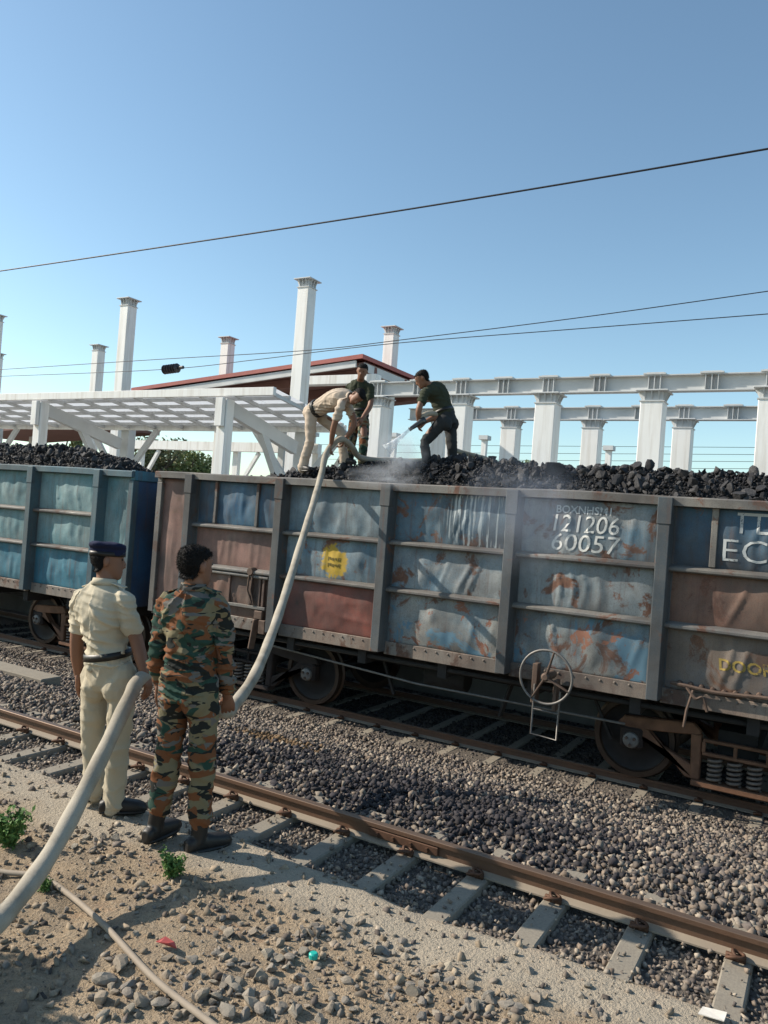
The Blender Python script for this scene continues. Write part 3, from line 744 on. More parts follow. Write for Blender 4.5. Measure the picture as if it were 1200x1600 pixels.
schemeA = [['pink'], ['blue', 'pink', 'brown'], ['greyblue', 'yellow', 'red'], ['runs', 'greyblue2', 'peeled'], ['greyblue2', 'grey', 'peeled2'], ['blue', 'brown', 'brown2'], ['brown']]
schemeB = [['teal'], ['teal', 'teal', 'teal2'], ['teal', 'teal', 'teal2'], ['teal', 'teal', 'teal2'], ['teal', 'teal', 'teal2'], ['teal', 'teal', 'teal2'], ['teal']]
XA0, XA1 = -9.22, .92
XB1 = -9.80; XB0 = XB1 - 10.14
wagA, dA, POA = wagon(XA0, XA1, 'weathered grey blue and rust coal wagon with painted number in the middle of the picture', schemeA, 'post', True, 3)
wagB, dB, POB = wagon(XB0, XB1, 'teal and blue coal wagon at the left edge, coupled behind the rusty one', schemeB, 'postblue', False, 80)

# short uprights of the door bays
def subpost(x, z0, z1, w=.05):
    m = MB(); m.box(x - w / 2, x + w / 2, YP - .058, YP + .01, z0, z1); return m.build('door_upright', PM['rib'], wagA, bevel=.005)
for x in (-8.02, -7.22): subpost(x, ZR1 + .04, ZT - .055)
for x in (-1.06,): subpost(x, ZR1 + .04, ZT - .055, .065)
# the left door's latch gear, under the middle rib
xl, xr = -8.40, -6.84
m = MB(); m.tube([(xl + .1, YP - .075, 1.0), (xr - .05, YP - .075, 1.0)], .024, 8); m.build('door_bar', PM['rib'], wagA, auto=40)
m = MB(); m.box(xl + .3, xr - .08, YP - .075, YP - .028, .535, .58); m.build('door_bar', PM['rib'], wagA, bevel=.005)
for x in (-7.62, -7.22, -7.05, -6.98):
    m = MB(); m.box(x - .02, x + .02, YP - .07, YP - .026, .582, .975); m.build('door_upright', PM['brown'], wagA, bevel=.004)
m = MB(); m.lathe([(.0, -.13), (.05, -.13), (.065, -.10), (.065, -.03), (0, -.02)], (-7.2, YP, 1.07), 'y', 14); m.tube([(-7.22, YP - .1, 1.06), (-7.24, YP - .1, .80), (-7.15, YP - .08, .60)], .014, 6)
m.tube([(-7.16, YP - .1, 1.06), (-7.18, YP - .1, .80), (-7.12, YP - .08, .60)], .012, 6); m.build('door_latch', MAT_IRON, wagA, auto=40)
m = MB(); m.box(-7.1, -6.95, YP - .09, YP - .03, .40, .52); m.box(-6.98, -6.86, YP - .12, YP - .02, .20, .40); m.bar((-7.05, YP - .08, .40), (-7.16, YP - .02, -.05), .09, .05); m.build('latch_bracket', MAT_IRON, wagA, bevel=.01)
# the right door's hinge gear
m = MB()
for x in np.arange(-1.3, .05, .11): m.lathe([(0, -.075), (.022, -.07), (.03, -.03), (.03, .0)], (x, YP, .45 + .015 * math.sin(x * 9)), 'y', 8)
m.tube(catmull([(-1.38, YP - .09, .46), (-1.2, YP - .1, .45), (-.9, YP - .09, .43), (-.4, YP - .1, .46), (.05, YP - .09, .43)], 5), .02, 7); m.build('hinge_bar', MAT_IRON, wagA, auto=40)
m = MB(); m.tube(catmull([(-1.22, YP - .1, .44), (-1.12, YP - .13, .34), (-1.05, YP - .12, .36), (-1.0, YP - .11, .22)], 5), .016, 6); m.tube([(-1.15, YP - .11, .42), (-1.2, YP - .12, .2), (-1.22, YP - .1, .02)], .016, 6); m.build('door_latch', MAT_IRON, wagA, auto=40)
m = MB(); m.lathe([(0, -.3), (.15, -.3), (.17, -.25), (.17, .25), (.15, .3), (0, .3)], (-4.4, 9.7, -.12), 'x', 18); m.build('brake_cylinder', MAT_UNDER, wagA, auto=40)
for x, a in ((-5.3, .25), (-3.3, -.2), (-2.4, .3)):
    m = MB(); m.bar((x, 9.35, .2), (x + a, 9.4, -.42), .07, .03); m.build('brake_lever', MAT_UNDER, wagA)
m = MB(); m.tube([(-8.5, 9.0, .12), (-.2, 9.0, .12)], .03, 8); m.build('brake_pipe', MAT_UNDER, wagA, True)
# hand brake wheel, spokes and step
hw = thing('handbrake', (-2.67, 8.5, .33), None, None); hw.parent = wagA; hw.matrix_parent_inverse = Matrix.Translation(-world_loc(wagA))
hc = np.array([-2.67, 8.53, .335]); hr = .30
m = MB(); m.tube([hc + np.array([hr * math.cos(a), 0, hr * math.sin(a)]) for a in np.linspace(0, 2 * math.pi, 40, endpoint=False)], .0145, 8, True); m.build('wheel_rim', MAT_WHEELPAINT, hw, True)
for a in (R(75), R(-25), R(240)):
    m = MB(); m.bar(hc, hc + np.array([hr * math.cos(a), .0, hr * math.sin(a)]), .02, .075, (0, 1, 0), .014, .045); m.build('wheel_spoke', MAT_IRON, hw, bevel=.004)
m = MB(); m.lathe([(0, -.04), (.03, -.04), (.05, -.02), (.05, .25), (0, .26)], hc, 'y', 12); m.build('wheel_hub', MAT_IRON, hw, auto=40)
m = MB(); m.box(-2.86, -2.80, 8.62, 8.74, .0, .45); m.box(-2.60, -2.56, 8.60, 8.74, -.05, .30); m.build('brake_bracket', MAT_IRON, hw, bevel=.006)
m = MB(); sx0, sx1 = -2.82, -2.52
m.tube([(sx0, 8.62, .22), (sx0, 8.60, -.34), (sx1, 8.60, -.36), (sx1, 8.62, .18)], .012, 6); m.tube([(sx0, 8.61, -.06), (sx1, 8.61, -.07)], .012, 6)
m.build('step_iron', MAT_WHEELPAINT, hw, auto=60)
m = MB(); m.tube([(-7.0, 9.1, .0), (-4.6, 9.15, -.16), (-1.9, 9.15, -.16)], .016, 6); m.build('brake_rod', MAT_WHEELPAINT, wagA, True)
# painted lettering
f4 = dA[(4, 0)]
text_mesh('BOXNHSM1', .125, -2.79, 2.20, f4, MAT_FAINT_T, wagA, thick=.002)
text_mesh('121206', .285, -2.86, 1.985, f4, MAT_WHITE_T, wagA, thick=.0, slant=.12, width=.95)
text_mesh('60057', .285, -2.84, 1.765, f4, MAT_WHITE_T, wagA, thick=.0, slant=.12, width=1.12)
f5 = dA[(5, 0)]
text_mesh('ECOR', .34, -1.0, 1.80, f5, MAT_FAINT_T, wagA, thick=-.003, width=1.15)
# faded strokes above the lettering
for x0, x1, z0, z1 in ((-.85, -.36, 2.285, 2.315), (-.82, -.79, 2.10, 2.285), (-.66, -.63, 2.12, 2.285), (-.66, -.52, 2.10, 2.13), (-.53, -.50, 2.06, 2.285), (-.40, -.37, 2.08, 2.285)):
    xx, zz = np.meshgrid(np.linspace(x0, x1, 8), np.linspace(z0, z1, 6)); xx = xx.ravel(); zz = zz.ravel(); yy = f5(xx, zz) - .003
    m = MB(); m.add(np.stack([xx, yy - .003, zz], 1), [(r * 8 + k, r * 8 + k + 1, r * 8 + k + 9, r * 8 + k + 8) for r in range(5) for k in range(7)]); m.build('lettering', MAT_FAINT_T, wagA)
f52 = dA[(5, 2)]
text_mesh('DOOR', .165, -.93, .665, f52, MAT_YELLOW_T, wagA, thick=.004, slant=-.1, width=1.05)
f2 = dA[(2, 1)]

# ------------------------------------------------------------------ the coal in the wagons
t = NT('coal'); n = t.noise(25, 5, .7)
MAT_COAL = t.done(t.mix(n, t.attr(), (.012, .012, .014)), t.ramp(n, [(.3, .6), (.7, .95)]), 0, t.bump(t.noise(50, 4, .7), .5, .006), .25)
t = NT('coal_single'); n = t.noise(9, 5, .7); oi = t.N.new('ShaderNodeObjectInfo')
MAT_COAL1 = t.done(t.mix(t.ramp(n, [(.3, 0), (.7, 1)]), t.ramp(oi.outputs['Random'], [(0, (.020, .020, .023)), (1, (.115, .11, .11))]), (.012, .012, .014)), .75, 0, t.bump(t.noise(25, 4, .7), .5, .006), .25)
coal_shapes = []
for k in range(12):
    me = rock_mesh('coal_lump', g, .32, .26); me.materials.clear(); me.materials.append(MAT_COAL1); coal_shapes.append(me)
def coal_load(x0, x1, heap, label, seed, big):
    gg = np.random.default_rng(seed); ya, yb = YP + .07, 2 * TRACK_Y - YP - .05
    xs_ = np.linspace(x0, x1, 90); ys_ = np.linspace(ya, yb, 26); X, Y = np.meshgrid(xs_, ys_); x, y = X.ravel(), Y.ravel()
    z = heap(x, y); n_ = len(xs_)
    i = (np.arange(len(ys_) - 1)[:, None] * n_ + np.arange(n_ - 1)[None]).ravel(); Q = np.stack([i, i + 1, i + n_ + 1, i + n_], 1)
    Cc = np.full((len(x), 3), .018)
    base = mesh_obj('coal_load', np_mesh('coal_load', np.stack([x, y, z - .05], 1), Q, False, Cc), MAT_COAL); tag(base, label, 'coal', 'coal heaped in the wagons')
    P = []
    for s, lift, fr in ((.034, -.005, 1), (.06, .012, .6), (.10, .03, .45)):
        X, Y = np.meshgrid(np.arange(x0, x1, s), np.arange(ya, yb, s)); q = np.stack([X.ravel(), Y.ravel()], 1); q = q + (gg.random(q.shape) - .5) * s
        q = q[gg.random(len(q)) < fr]; q[:, 1] = np.clip(q[:, 1], ya, yb)
        P.append((np.concatenate([q, (heap(q[:, 0], q[:, 1]) + lift - .03)[:, None]], 1), s * (.34 + .45 * gg.random(len(q)) ** 1.5)))
    A = np.concatenate([p for p, s in P]); S = np.concatenate([s for p, s in P])
    vis = in_view(A, 200) & ((A[:, 1] < 10.3) | (S > .03) | (gg.random(len(A)) < .25)); A = A[vis]; S = S[vis]
    score = S / np.maximum(proj(A)[2], .1) * np.where(in_view(A, 0), 1, .01) * np.clip(1.6 - (A[:, 1] - ya) * .6, .1, 2); order = np.argsort(-score); bigset = order[:big]; rest = order[big:]
    Cc = np.array([.036, .035, .037]) * (.4 + 2.2 * gg.random((len(rest), 1)) ** 2)
    tag(mesh_obj('coal_lumps', stones_mesh('coal_lumps', A[rest], S[rest], Cc, gg, 1.0, .42, .75), MAT_COAL, base), kind='stuff')
    for k in bigset:
        o = bpy.data.objects.new('coal_lump', coal_shapes[gg.integers(0, 12)]); link(o, base); o.location = A[k]; s = S[k] * 1.5; o.scale = (s, s, s); o.rotation_euler = gg.uniform(0, 6.28, 3)
    return base
def heapA(x, y):
    x = np.asarray(x, float).ravel(); y = np.asarray(y, float).ravel()
    h = np.interp(x, [-9.2, -8.3, -7.6, -7.0, -5.5, -4.3, -3.6, -2.6, -2.2, -1.0, .9], [-.7, -.45, .02, .22, .42, .45, .43, .42, .40, .38, .34])
    edge = np.minimum(np.clip((y - YP - .05) / .5, 0, 1), np.clip((2 * TRACK_Y - YP - y) / .7, 0, 1)) ** .55
    return ZT - .02 + np.where(h > 0, h * edge, h) + (n2(x, y, 1.4, 71) - .5) * .20 * edge
def heapB(x, y):
    x = np.asarray(x, float).ravel(); y = np.asarray(y, float).ravel()
    h = np.interp(x + .55 * (y - 9.0), [-20, -12.0, -11.2, -10.7, -10.3, -9.9, -8.], [.48, .48, .40, .20, -.10, -.5, -.9])
    edge = np.minimum(np.clip((y - YP - .05) / .5, 0, 1), np.clip((2 * TRACK_Y - YP - y) / .7, 0, 1)) ** .55
    return ZT - .03 + np.where(h > 0, h * edge, h) + (n2(x, y, 1.4, 72) - .5) * .15 * edge
coalA = coal_load(XA0 + .08, XA1 - .08, heapA, 'steaming black coal the men stand on in the rusty wagon', 5, 300)
coalB = coal_load(-15.5, XB1 - .08, heapB, 'dark coal heap in the teal wagon at the left', 6, 150)
def lump(px, py, Y, s):
    p = at_y(px, py, Y); o = bpy.data.objects.new('coal_lump', coal_shapes[3]); link(o, coalA); o.location = p; o.scale = (s, s * .9, s); o.rotation_euler = (.3, .2, 1)
lump(868, 736, 9.15, .19)
# ------------------------------------------------------------------ far side: platform and the white steel of the new station
t = NT('white_steel'); n = t.noise(1.5, 5, .6); nv = t.noise(1.0, 5, .6, t.coords((6, 6, .4)))
MAT_WSTEEL = t.done(t.mix(t.ramp(nv, [(.48, 0), (.72, .5)]), t.mix(n, (.80, .79, .76), (.70, .70, .69)), (.45, .40, .34)), .5, 0, t.bump(t.noise(25, 3), .06, .004), .4)
MAT_GIRDER = plain('girder_grey_white', (.56, .57, .57), .55, 0, .18, 1.2, .06)
MAT_REDROOF = plain('red_roof_sheet', (.36, .10, .085), .6, 0, .2, 1.5, .05)
MAT_SOFFIT = plain('brown_soffit', (.19, .095, .08), .8, 0, .2, 1.5, .05)
MAT_PLAT = plain('platform_concrete', (.30, .28, .25), .95, 0, .3, 2, .2)
m = MB(); m.box(-400, 200, 12.12, 45, -1.3, .02); pl = m.build('platform', MAT_PLAT); pl['kind'] = 'structure'

Y1, Y2 = 24.0, 30.2
SPC = .1325 * Y1
def column(px, Y, py_top, w, label, py_bot=None, gus=True):
    """box column with a flared, gusseted head; px,py_top: where its head stands in the photograph"""
    p = at_y(px, py_top, Y); x, zt = p[0], p[2]
    c = thing('steel_column', (x, Y, .02), label, 'column', 'white box columns of the unfinished station frame')
    m = MB(); m.box(x - w / 2, x + w / 2, Y - w / 2, Y + w / 2, .02, zt - .32); m.build('shaft', MAT_WSTEEL, c, bevel=.02)
    h = w / 2; H = w / 2 + .13
    m = MB(); m.box(x - h + .02, x + h - .02, Y - h + .02, Y + h - .02, zt - .322, zt - .04); m.build('head', MAT_GIRDER, c)
    m = MB(); m.box(x - H, x + H, Y - H, Y + H, zt - .042, zt); m.build('cap_plate', MAT_GIRDER, c, bevel=.008)
    m = MB(); m.box(x - h - .03, x + h + .03, Y - h - .03, Y + h + .03, zt - .345, zt - .315); m.build('collar_plate', MAT_GIRDER, c)
    if gus:
        for s in (-1, 1):
            for q in (-.6, 0, .6):
                m = MB(); m.prism([(x + s * (h - .02), zt - .31), (x + s * (h - .02), zt - .045), (x + s * (H - .02), zt - .045)], Y + q * h - .012, Y + q * h + .012); m.build('gusset', MAT_GIRDER, c)
                m = MB(); m.prism([(Y + s * (h - .02), zt - .31), (Y + s * (h - .02), zt - .045), (Y + s * (H - .02), zt - .045)], x + q * h - .012, x + q * h + .012, 'x'); m.build('gusset', MAT_GIRDER, c)
    return c, x, zt
CW = .66
column(481, Y1, 438, .52, 'tallest white column, passing in front of the red roof edge')
column(202, Y1, 468, .52, 'tall white column above the left end of the red roof')
column(-6, Y1, 492, .52, 'column head cut by the left picture edge')
column(613, Y2, 512, .52, 'column rising behind the peak of the red roof')
column(357, Y2, 528, .52, 'short looking column rising behind the middle of the red roof slope')
column(155, Y2, 540, .52, 'column left of the tall one above the slatted canopy')
column(-4, Y2, 552, .52, 'lower column head cut by the left picture edge')
heads = []
for px, py, lab in [(592, 622, 'thick column under the girder beside the red roof'), (722, 619, 'thick column right of the man spraying water'),
                    (858, 616, 'thick column above the big lump of coal'), (1023, 612, 'thick front column right of the picture middle'),
                    (1208, 607, 'thick column at the right picture edge')]:
    c, x, zt = column(px, Y1, py, CW, lab); heads.append((x, zt))
for px, py, lab in [(800, 657, 'rear row column seen left of the coal lump'), (927, 657, 'rear row column in the middle of three'), (1069, 656, 'rear row column nearest the right edge'),
                    (690, 658, 'rear row column between the legs of the man spraying water')]:
    column(px, Y2, py, CW, lab)
def girder(Y, x0, x1, zb, h, label, st):
    gd = thing('steel_girder', (x1, Y, zb), label, 'girder', 'white steel girders on the columns')
    m = MB(); m.box(x0, x1, Y - .012, Y + .012, zb + .03, zb + h - .03); m.build('web', MAT_GIRDER, gd)
    for z in (zb, zb + h - .03):
        m = MB(); m.box(x0, x1, Y - .17, Y + .17, z, z + .03); m.build('flange', MAT_GIRDER, gd)
    for x in st:
        for q in (-.17, 0, .17):
            m = MB(); m.box(x + q - .012, x + q + .012, Y - .16, Y + .16, zb + .031, zb + h - .031); m.build('stiffener', MAT_GIRDER, gd)
        m = MB(); m.box(x - .32, x + .32, Y - .21, Y + .21, zb + h + .002, zb + h + .05); m.build('splice_plate', MAT_GIRDER, gd)
        m = MB(); m.box(x - .25, x + .25, Y - .1, Y + .1, zb + h + .051, zb + h + .085); m.build('bearing_pad', MAT_GIRDER, gd)
zb1 = np.mean([h[1] for h in heads]) + .004; st1 = [h[0] for h in heads]; st1 = sorted(st1 + [(a + b) / 2 for a, b in zip(st1[:-1], st1[1:])])
girder(Y1, at_y(578, 620, Y1)[0], 6, zb1, .50, 'front girder on the thick columns, ending beside the red roof', st1)
zb2 = at_y(927, 657, Y2)[2] + .004; st2 = [at_y(px, 657, Y2)[0] for px in (740, 800, 866, 927, 1000, 1069, 1145)]
girder(Y2, at_y(640, 657, Y2)[0], 8, zb2, .50, 'rear girder seen below the front one', st2)

# red roof: near edge climbs to the right, right edge runs back
YR = 26.0
A = at_y(205, 606, YR); B = at_y(565, 553, YR); yb = YR + 9.0
rr = thing('station_roof', (B[0], YR, 0), 'red edged sloping roof behind the white columns', 'roof')
def slab(P, Q, y0, y1, th, mat, name, bev=0):
    m = MB(); V = []
    for y in (y0, y1):
        for p, dz in ((P, 0), (Q, 0), (Q, -th), (P, -th)): V.append((p[0], y, p[2] + dz))
    m.add(V, [(0, 1, 2, 3), (7, 6, 5, 4), (0, 4, 5, 1), (1, 5, 6, 2), (2, 6, 7, 3), (3, 7, 4, 0)]); return m.build(name, mat, rr, bevel=bev)
slab(A, B, YR, YR + .06, .17, MAT_REDROOF, 'fascia')
slab(A, B, YR + .062, yb, .05, MAT_REDROOF, 'roof_sheet')
dn = np.array([0, 0, -.25])
slab(A + dn, B + dn, YR + .3, yb, .03, MAT_SOFFIT, 'soffit')
m = MB(); m.box(B[0] + .002, B[0] + .06, YR, yb, B[2] - .17, B[2]); m.build('end_fascia', MAT_REDROOF, rr)
m = MB(); m.box(B[0] - .08, B[0] - .02, YR + .3, yb, B[2] - .62, B[2] - .282); m.build('end_girt', MAT_GIRDER, rr)
for k, yy in enumerate(np.arange(YR + 1.2, yb, 2.6)):
    dz = -.30
    m = MB(); m.bar((A[0], yy, A[2] + dz - .2), (B[0], yy, B[2] + dz - .2), .2, .40); m.build('rafter', MAT_SOFFIT, rr)
m = MB(); m.bar((A[0] + .3, YR + .12, A[2] - .36), (B[0] - .3, YR + .12, B[2] - .36), .1, .26); m.build('rafter', MAT_GIRDER, rr)
pb = at_y(478, 590, 25.3); pc = at_y(592, 588, 25.3)
m = MB(); m.box(pb[0], pc[0], 25.1, 25.5, pb[2] - .33, pb[2] + .02); m.build('tie_beam', MAT_WSTEEL, rr, bevel=.01)
m = MB(); m.box(A[0] + 1, B[0] - .1, yb - .3, yb - .1, .02, A[2] - .5); m.build('far_wall', MAT_SOFFIT, rr) if False else None
for fx in (.25, .7):
    q = A + (B - A) * fx; m = MB(); m.box(q[0] - .2, q[0] + .2, yb - 1.2, yb - .8, .02, q[2] - .9); m.build('roof_post', MAT_GIRDER, rr)
# second, lower brown roof at far left
ql = at_y(-60, 668, 40.); qr = at_y(128, 665, 40.)
lr = thing('platform_shelter', (ql[0], 40, 0), 'brown platform shelter roof seen under the slatted canopy at left', 'shelter')
m = MB(); V = []
for y, dz in ((40, 0), (48, .2)):
    for p, d2 in ((ql, -.6), (ql, .35), (qr, .35), (qr, .12)): V.append((p[0], y, p[2] + d2 + dz))
m.add(V, [(0, 1, 2, 3), (7, 6, 5, 4), (0, 4, 5, 1), (1, 5, 6, 2), (2, 6, 7, 3), (3, 7, 4, 0)]); m.build('roof_sheet', MAT_SOFFIT, lr)
m = MB(); m.box(ql[0] + 4, ql[0] + 4.4, 43.8, 44.2, .02, ql[2]); m.build('shelter_post', MAT_GIRDER, lr)

# slatted canopy frame in front
YC = 16.0
cn = thing('canopy_frame', (-14.5, YC, .02), 'white unroofed canopy frame of purlins and raking beams at left', 'canopy')
xa, xb = -34.0, at_y(430, 606, YC)[0]
zc = at_y(348, 607, YC)[2]
def cz(y): return zc - .03 - .13 * (y - YC)
m = MB(); m.box(xa, xb, YC - .06, YC + .06, zc - .22, zc); m.build('eave_beam', MAT_WSTEEL, cn, bevel=.008)
for k in range(1, 6):
    yy = YC + .67 * k
    m = MB(); m.box(xa, xb, yy - .03, yy + .03, cz(yy) - .10, cz(yy)); m.build('purlin', MAT_GIRDER, cn)
for x in np.arange(xb - .06, xa, -1.31):
    m = MB(); m.bar((x, YC + .065, cz(YC) - .15), (x, YC + 3.42, cz(YC + 3.42) - .15), .06, .10); m.build('rafter', MAT_GIRDER, cn)
ts_ = NT('translucent_sheet'); tb = ts_.N.new('ShaderNodeBsdfTranslucent'); tb.inputs[0].default_value = (.9, .91, .92, 1); mx = ts_.N.new('ShaderNodeMixShader'); mx.inputs[0].default_value = .72
ts_.done((.85, .86, .87), .5); ts_.L.new(ts_.b.outputs[0], mx.inputs[1]); ts_.L.new(tb.outputs[0], mx.inputs[2]); ts_.L.new(mx.outputs[0], ts_.out.inputs['Surface'])
for k in range(16):      # white translucent sheets laid on the purlins
    x1_ = xb - .02 - k * 1.31; x0_ = x1_ - 1.29
    m = MB(); V_ = [(x_, y_s, cz(y_s) + .004 + d_) for d_ in (0, .006) for x_, y_s in ((x0_, YC + .1), (x1_, YC + .1), (x1_, YC + 3.4), (x0_, YC + 3.4))]
    m.add(V_, [(3, 2, 1, 0), (4, 5, 6, 7), (0, 1, 5, 4), (1, 2, 6, 5), (2, 3, 7, 6), (3, 0, 4, 7)]); m.build('roof_sheet', ts_.m, cn)
pxs = [at_y(348, 650, YC)[0], at_y(60, 650, YC)[0]]; pitch = pxs[0] - pxs[1]
for x in [pxs[0] + pitch, pxs[0], pxs[1], pxs[1] - pitch]:
    if x > xb: continue
    m = MB(); m.box(x - .13, x + .13, YC - .19, YC - .062, zc - 1.05, zc - .28); m.build('post_plate', MAT_WSTEEL, cn, bevel=.01)
    m = MB(); m.box(x - .16, x + .16, YC - .05, YC + .27, .02, zc - .29); m.build('front_post', MAT_WSTEEL, cn, bevel=.012)
    y2 = YC + 3.35
    m = MB(); m.bar((x, YC + .28, cz(YC) - .48), (x, y2, cz(y2) - .78), .2, .40); m.build('raking_beam', MAT_GIRDER, cn, bevel=.01)
    m = MB(); m.box(x - .2, x + .2, y2 + .21, y2 + .55, .02, cz(y2) - .12); m.build('rear_post', MAT_GIRDER, cn, bevel=.012)
    m = MB(); m.bar((x, y2 - 1.75, cz(y2 - 1.75) - .55), (x, y2 + .1, 1.7), .19, .24); m.build('knee_brace', MAT_GIRDER, cn)
    m = MB(); m.bar((x + .15, y2 + .14, 2.7), (x + 1.75, y2 + .14, cz(y2) - .2), .12, .2); m.build('knee_brace', MAT_GIRDER, cn)
    m = MB(); m.bar((x - .15, y2 + .14, 2.7), (x - 1.75, y2 + .14, cz(y2) - .2), .12, .2); m.build('knee_brace', MAT_GIRDER, cn)
m = MB(); m.box(xa, xb, YC + 3.44, YC + 3.54, cz(YC + 3.5) - .24, cz(YC + 3.5) - .02); m.build('valley_beam', MAT_WSTEEL, cn)
# a farther white frame seen through the first one
ff = thing('far_frame', (-30, 36, .02), 'distant white beam frame below the canopy', 'frame')
p0 = at_y(190, 690, 36); p1 = at_y(500, 694, 36)
m = MB(); m.box(p0[0], p1[0], 35.8, 36.2, p1[2] - .55, p1[2]); m.build('beam', MAT_WSTEEL, ff)
for px in (215, 365, 490):
    q = at_y(px, 700, 36); m = MB(); m.box(q[0] - .2, q[0] + .2, 36.21, 36.5, .02, p1[2] - .1); m.build('post', MAT_WSTEEL, ff)
    m = MB(); m.bar((q[0], 36.0, 2.3), (q[0] + 2.0, 36.0, p1[2] - .6), .2, .2); m.build('brace', MAT_WSTEEL, ff)
# small far posts with heads, between the columns
for px, py, lab in [(758, 681, 'small distant white post right of the man spraying water'), (952, 697, 'small distant post with dark head between rear columns'),
                    (322 + 168, 676, 'small distant post behind the man bending in khaki'), (617, 677, 'small distant post beside the water jet')]:
    p = at_y(px, py, 58.); o = thing('distant_post', (p[0], 58, .0), lab, 'post', 'small distant posts')
    m = MB(); m.box(p[0] - .2, p[0] + .2, 57.8, 58.2, 0, p[2] - .35); m.build('shaft', MAT_WSTEEL, o)
    m = MB(); m.box(p[0] - .38, p[0] + .38, 57.6, 58.4, p[2] - .34, p[2]); m.build('head', MAT_GIRDER, o)

# ------------------------------------------------------------------ overhead wires
MAT_WIRE = plain('wire_dark', (.03, .03, .035), .5, .4, .1, 5, 0)
MAT_INS = plain('insulator_brown', (.035, .03, .032), .3, 0, .2, 9, 0)
def wire(name, pts, r, label):
    m = MB(); m.tube(catmull(pts, 14), r, 6); return tag(m.build(name, MAT_WIRE, None, True), label, 'wire', 'overhead wires')
YW = TRACK_Y
wire('overhead_wire', [at_y(-260, 461, YW), at_y(0, 423.5, YW), at_y(300, 379, YW), at_y(600, 333, YW), at_y(900, 284, YW), at_y(1200, 232.5, YW), at_y(1500, 179, YW)], .013, 'thick overhead wire crossing the open sky above the wagons')
wire('overhead_wire', [at_y(-260, 594, 19), at_y(0, 577.5, 19), at_y(240, 562, 19), at_y(480, 547.5, 19), at_y(640, 529.5, 19), at_y(900, 497, 19), at_y(1200, 455, 19), at_y(1500, 411, 19)], .0115, 'thin wire ending highest of the lower pair at the right edge')
wire('overhead_wire', [at_y(-260, 597, 19.6), at_y(0, 588, 19.6), at_y(250, 577.5, 19.6), at_y(400, 562, 19.6), at_y(520, 547, 19.6), at_y(650, 533.5, 19.6), at_y(900, 514, 19.6), at_y(1200, 490.5, 19.6), at_y(1500, 466, 19.6)], .0115, 'thin wire carrying the dark insulator')
a, b = at_y(255, 578, 19.6), at_y(285, 574, 19.6); ax = unit(b - a); ins = thing('insulator', tuple((a + b) / 2), 'dark ribbed insulator on the thin wire above the red roof', 'insulator')
m = MB()
for k in range(6):
    c = a + (b - a) * (.08 + .13 * k); m.tube([c, c + ax * .02, c + ax * .05], [.17, .16, .08], 14)
m.build('ribbed_disc', MAT_INS, ins)
m = MB(); m.tube([a - ax * .05, b + ax * .04], [.05, .06], 10); m.build('core', MAT_INS, ins)
for k, (py0, py1, Y) in enumerate([(694, 700, 70.), (706, 711, 70.), (717, 722, 70.), (729, 733, 70.)]):
    m = MB(); m.tube([at_y(420, py0, Y), at_y(1300, py1, Y)], .022, 5); tag(m.build('distant_wire', MAT_WIRE), ('highest', 'second highest', 'third', 'lowest')[k] + ' of the faint distant wires behind the columns', 'wire', 'distant wires')

# ------------------------------------------------------------------ trees
t = NT('leaf'); oi = t.attr()
MAT_LEAF = t.done(oi, .7, 0, None, .25); t.b.inputs['Subsurface Weight'].default_value = 0
MAT_BARK = plain('bark', (.13, .10, .075), .95, 0, .4, 8, .4)
def leaves(name, P, s, base, gg, parent, nrm_up=.3):
    n = len(P); a = gg.normal(size=(n, 3)); a /= np.linalg.norm(a, axis=1, keepdims=True); b = np.cross(a, gg.normal(size=(n, 3))); b /= np.linalg.norm(b, axis=1, keepdims=True) + 1e-9
    sz = s * (.5 + gg.random((n, 1)))
    V = np.stack([P - a * sz, P + b * sz * .45, P + a * sz, P - b * sz * .45], 1).reshape(-1, 3)
    Fc = np.arange(4 * n).reshape(n, 4); C = np.repeat(np.asarray(base) * (.55 + .9 * gg.random((n, 1))) * np.array([1, 1, 1]) + gg.random((n, 1)) * np.array([[.02, .01, 0]]), 4, axis=0)
    return mesh_obj(name, np_mesh(name, V, Fc, False, C), MAT_LEAF, parent)
def tree(x, y, z, h, r, label, base, seed, n=2600, ls=.16, group='trees'):
    gg = np.random.default_rng(seed); o = thing('tree', (x, y, z), label, 'tree', group)
    m = MB(); m.tube(catmull([(x, y, z), (x + .1 * r, y, z + h * .3), (x - .05 * r, y, z + h * .75)], 4), list(np.linspace(.05 * h, .015 * h, 9)), 8)
    cl = []
    for k in range(14):
        d = unit(gg.normal(size=3) * np.array([1, 1, .7])); c = np.array([x, y, z + h * .62]) + d * np.array([r, r, h * .36]) * (.35 + .6 * gg.random()); cl.append((c, r * (.30 + .3 * gg.random())))
        m.tube([(x, y, z + h * (.3 + .3 * gg.random())), (np.array([x, y, z + h * .5]) + c) / 2 + gg.normal(size=3) * .1, c], [.018 * h, .012 * h, .004 * h], 6)
    m.build('trunk', MAT_BARK, o, True)
    P = []
    for c, cr in cl:
        q = gg.normal(size=(n // 14, 3)); q /= np.linalg.norm(q, axis=1, keepdims=True); P.append(c + q * cr * gg.random((len(q), 1)) ** .45 * np.array([1, 1, .8]))
    leaves('crown', np.concatenate(P), ls, base, gg, o)
    return o
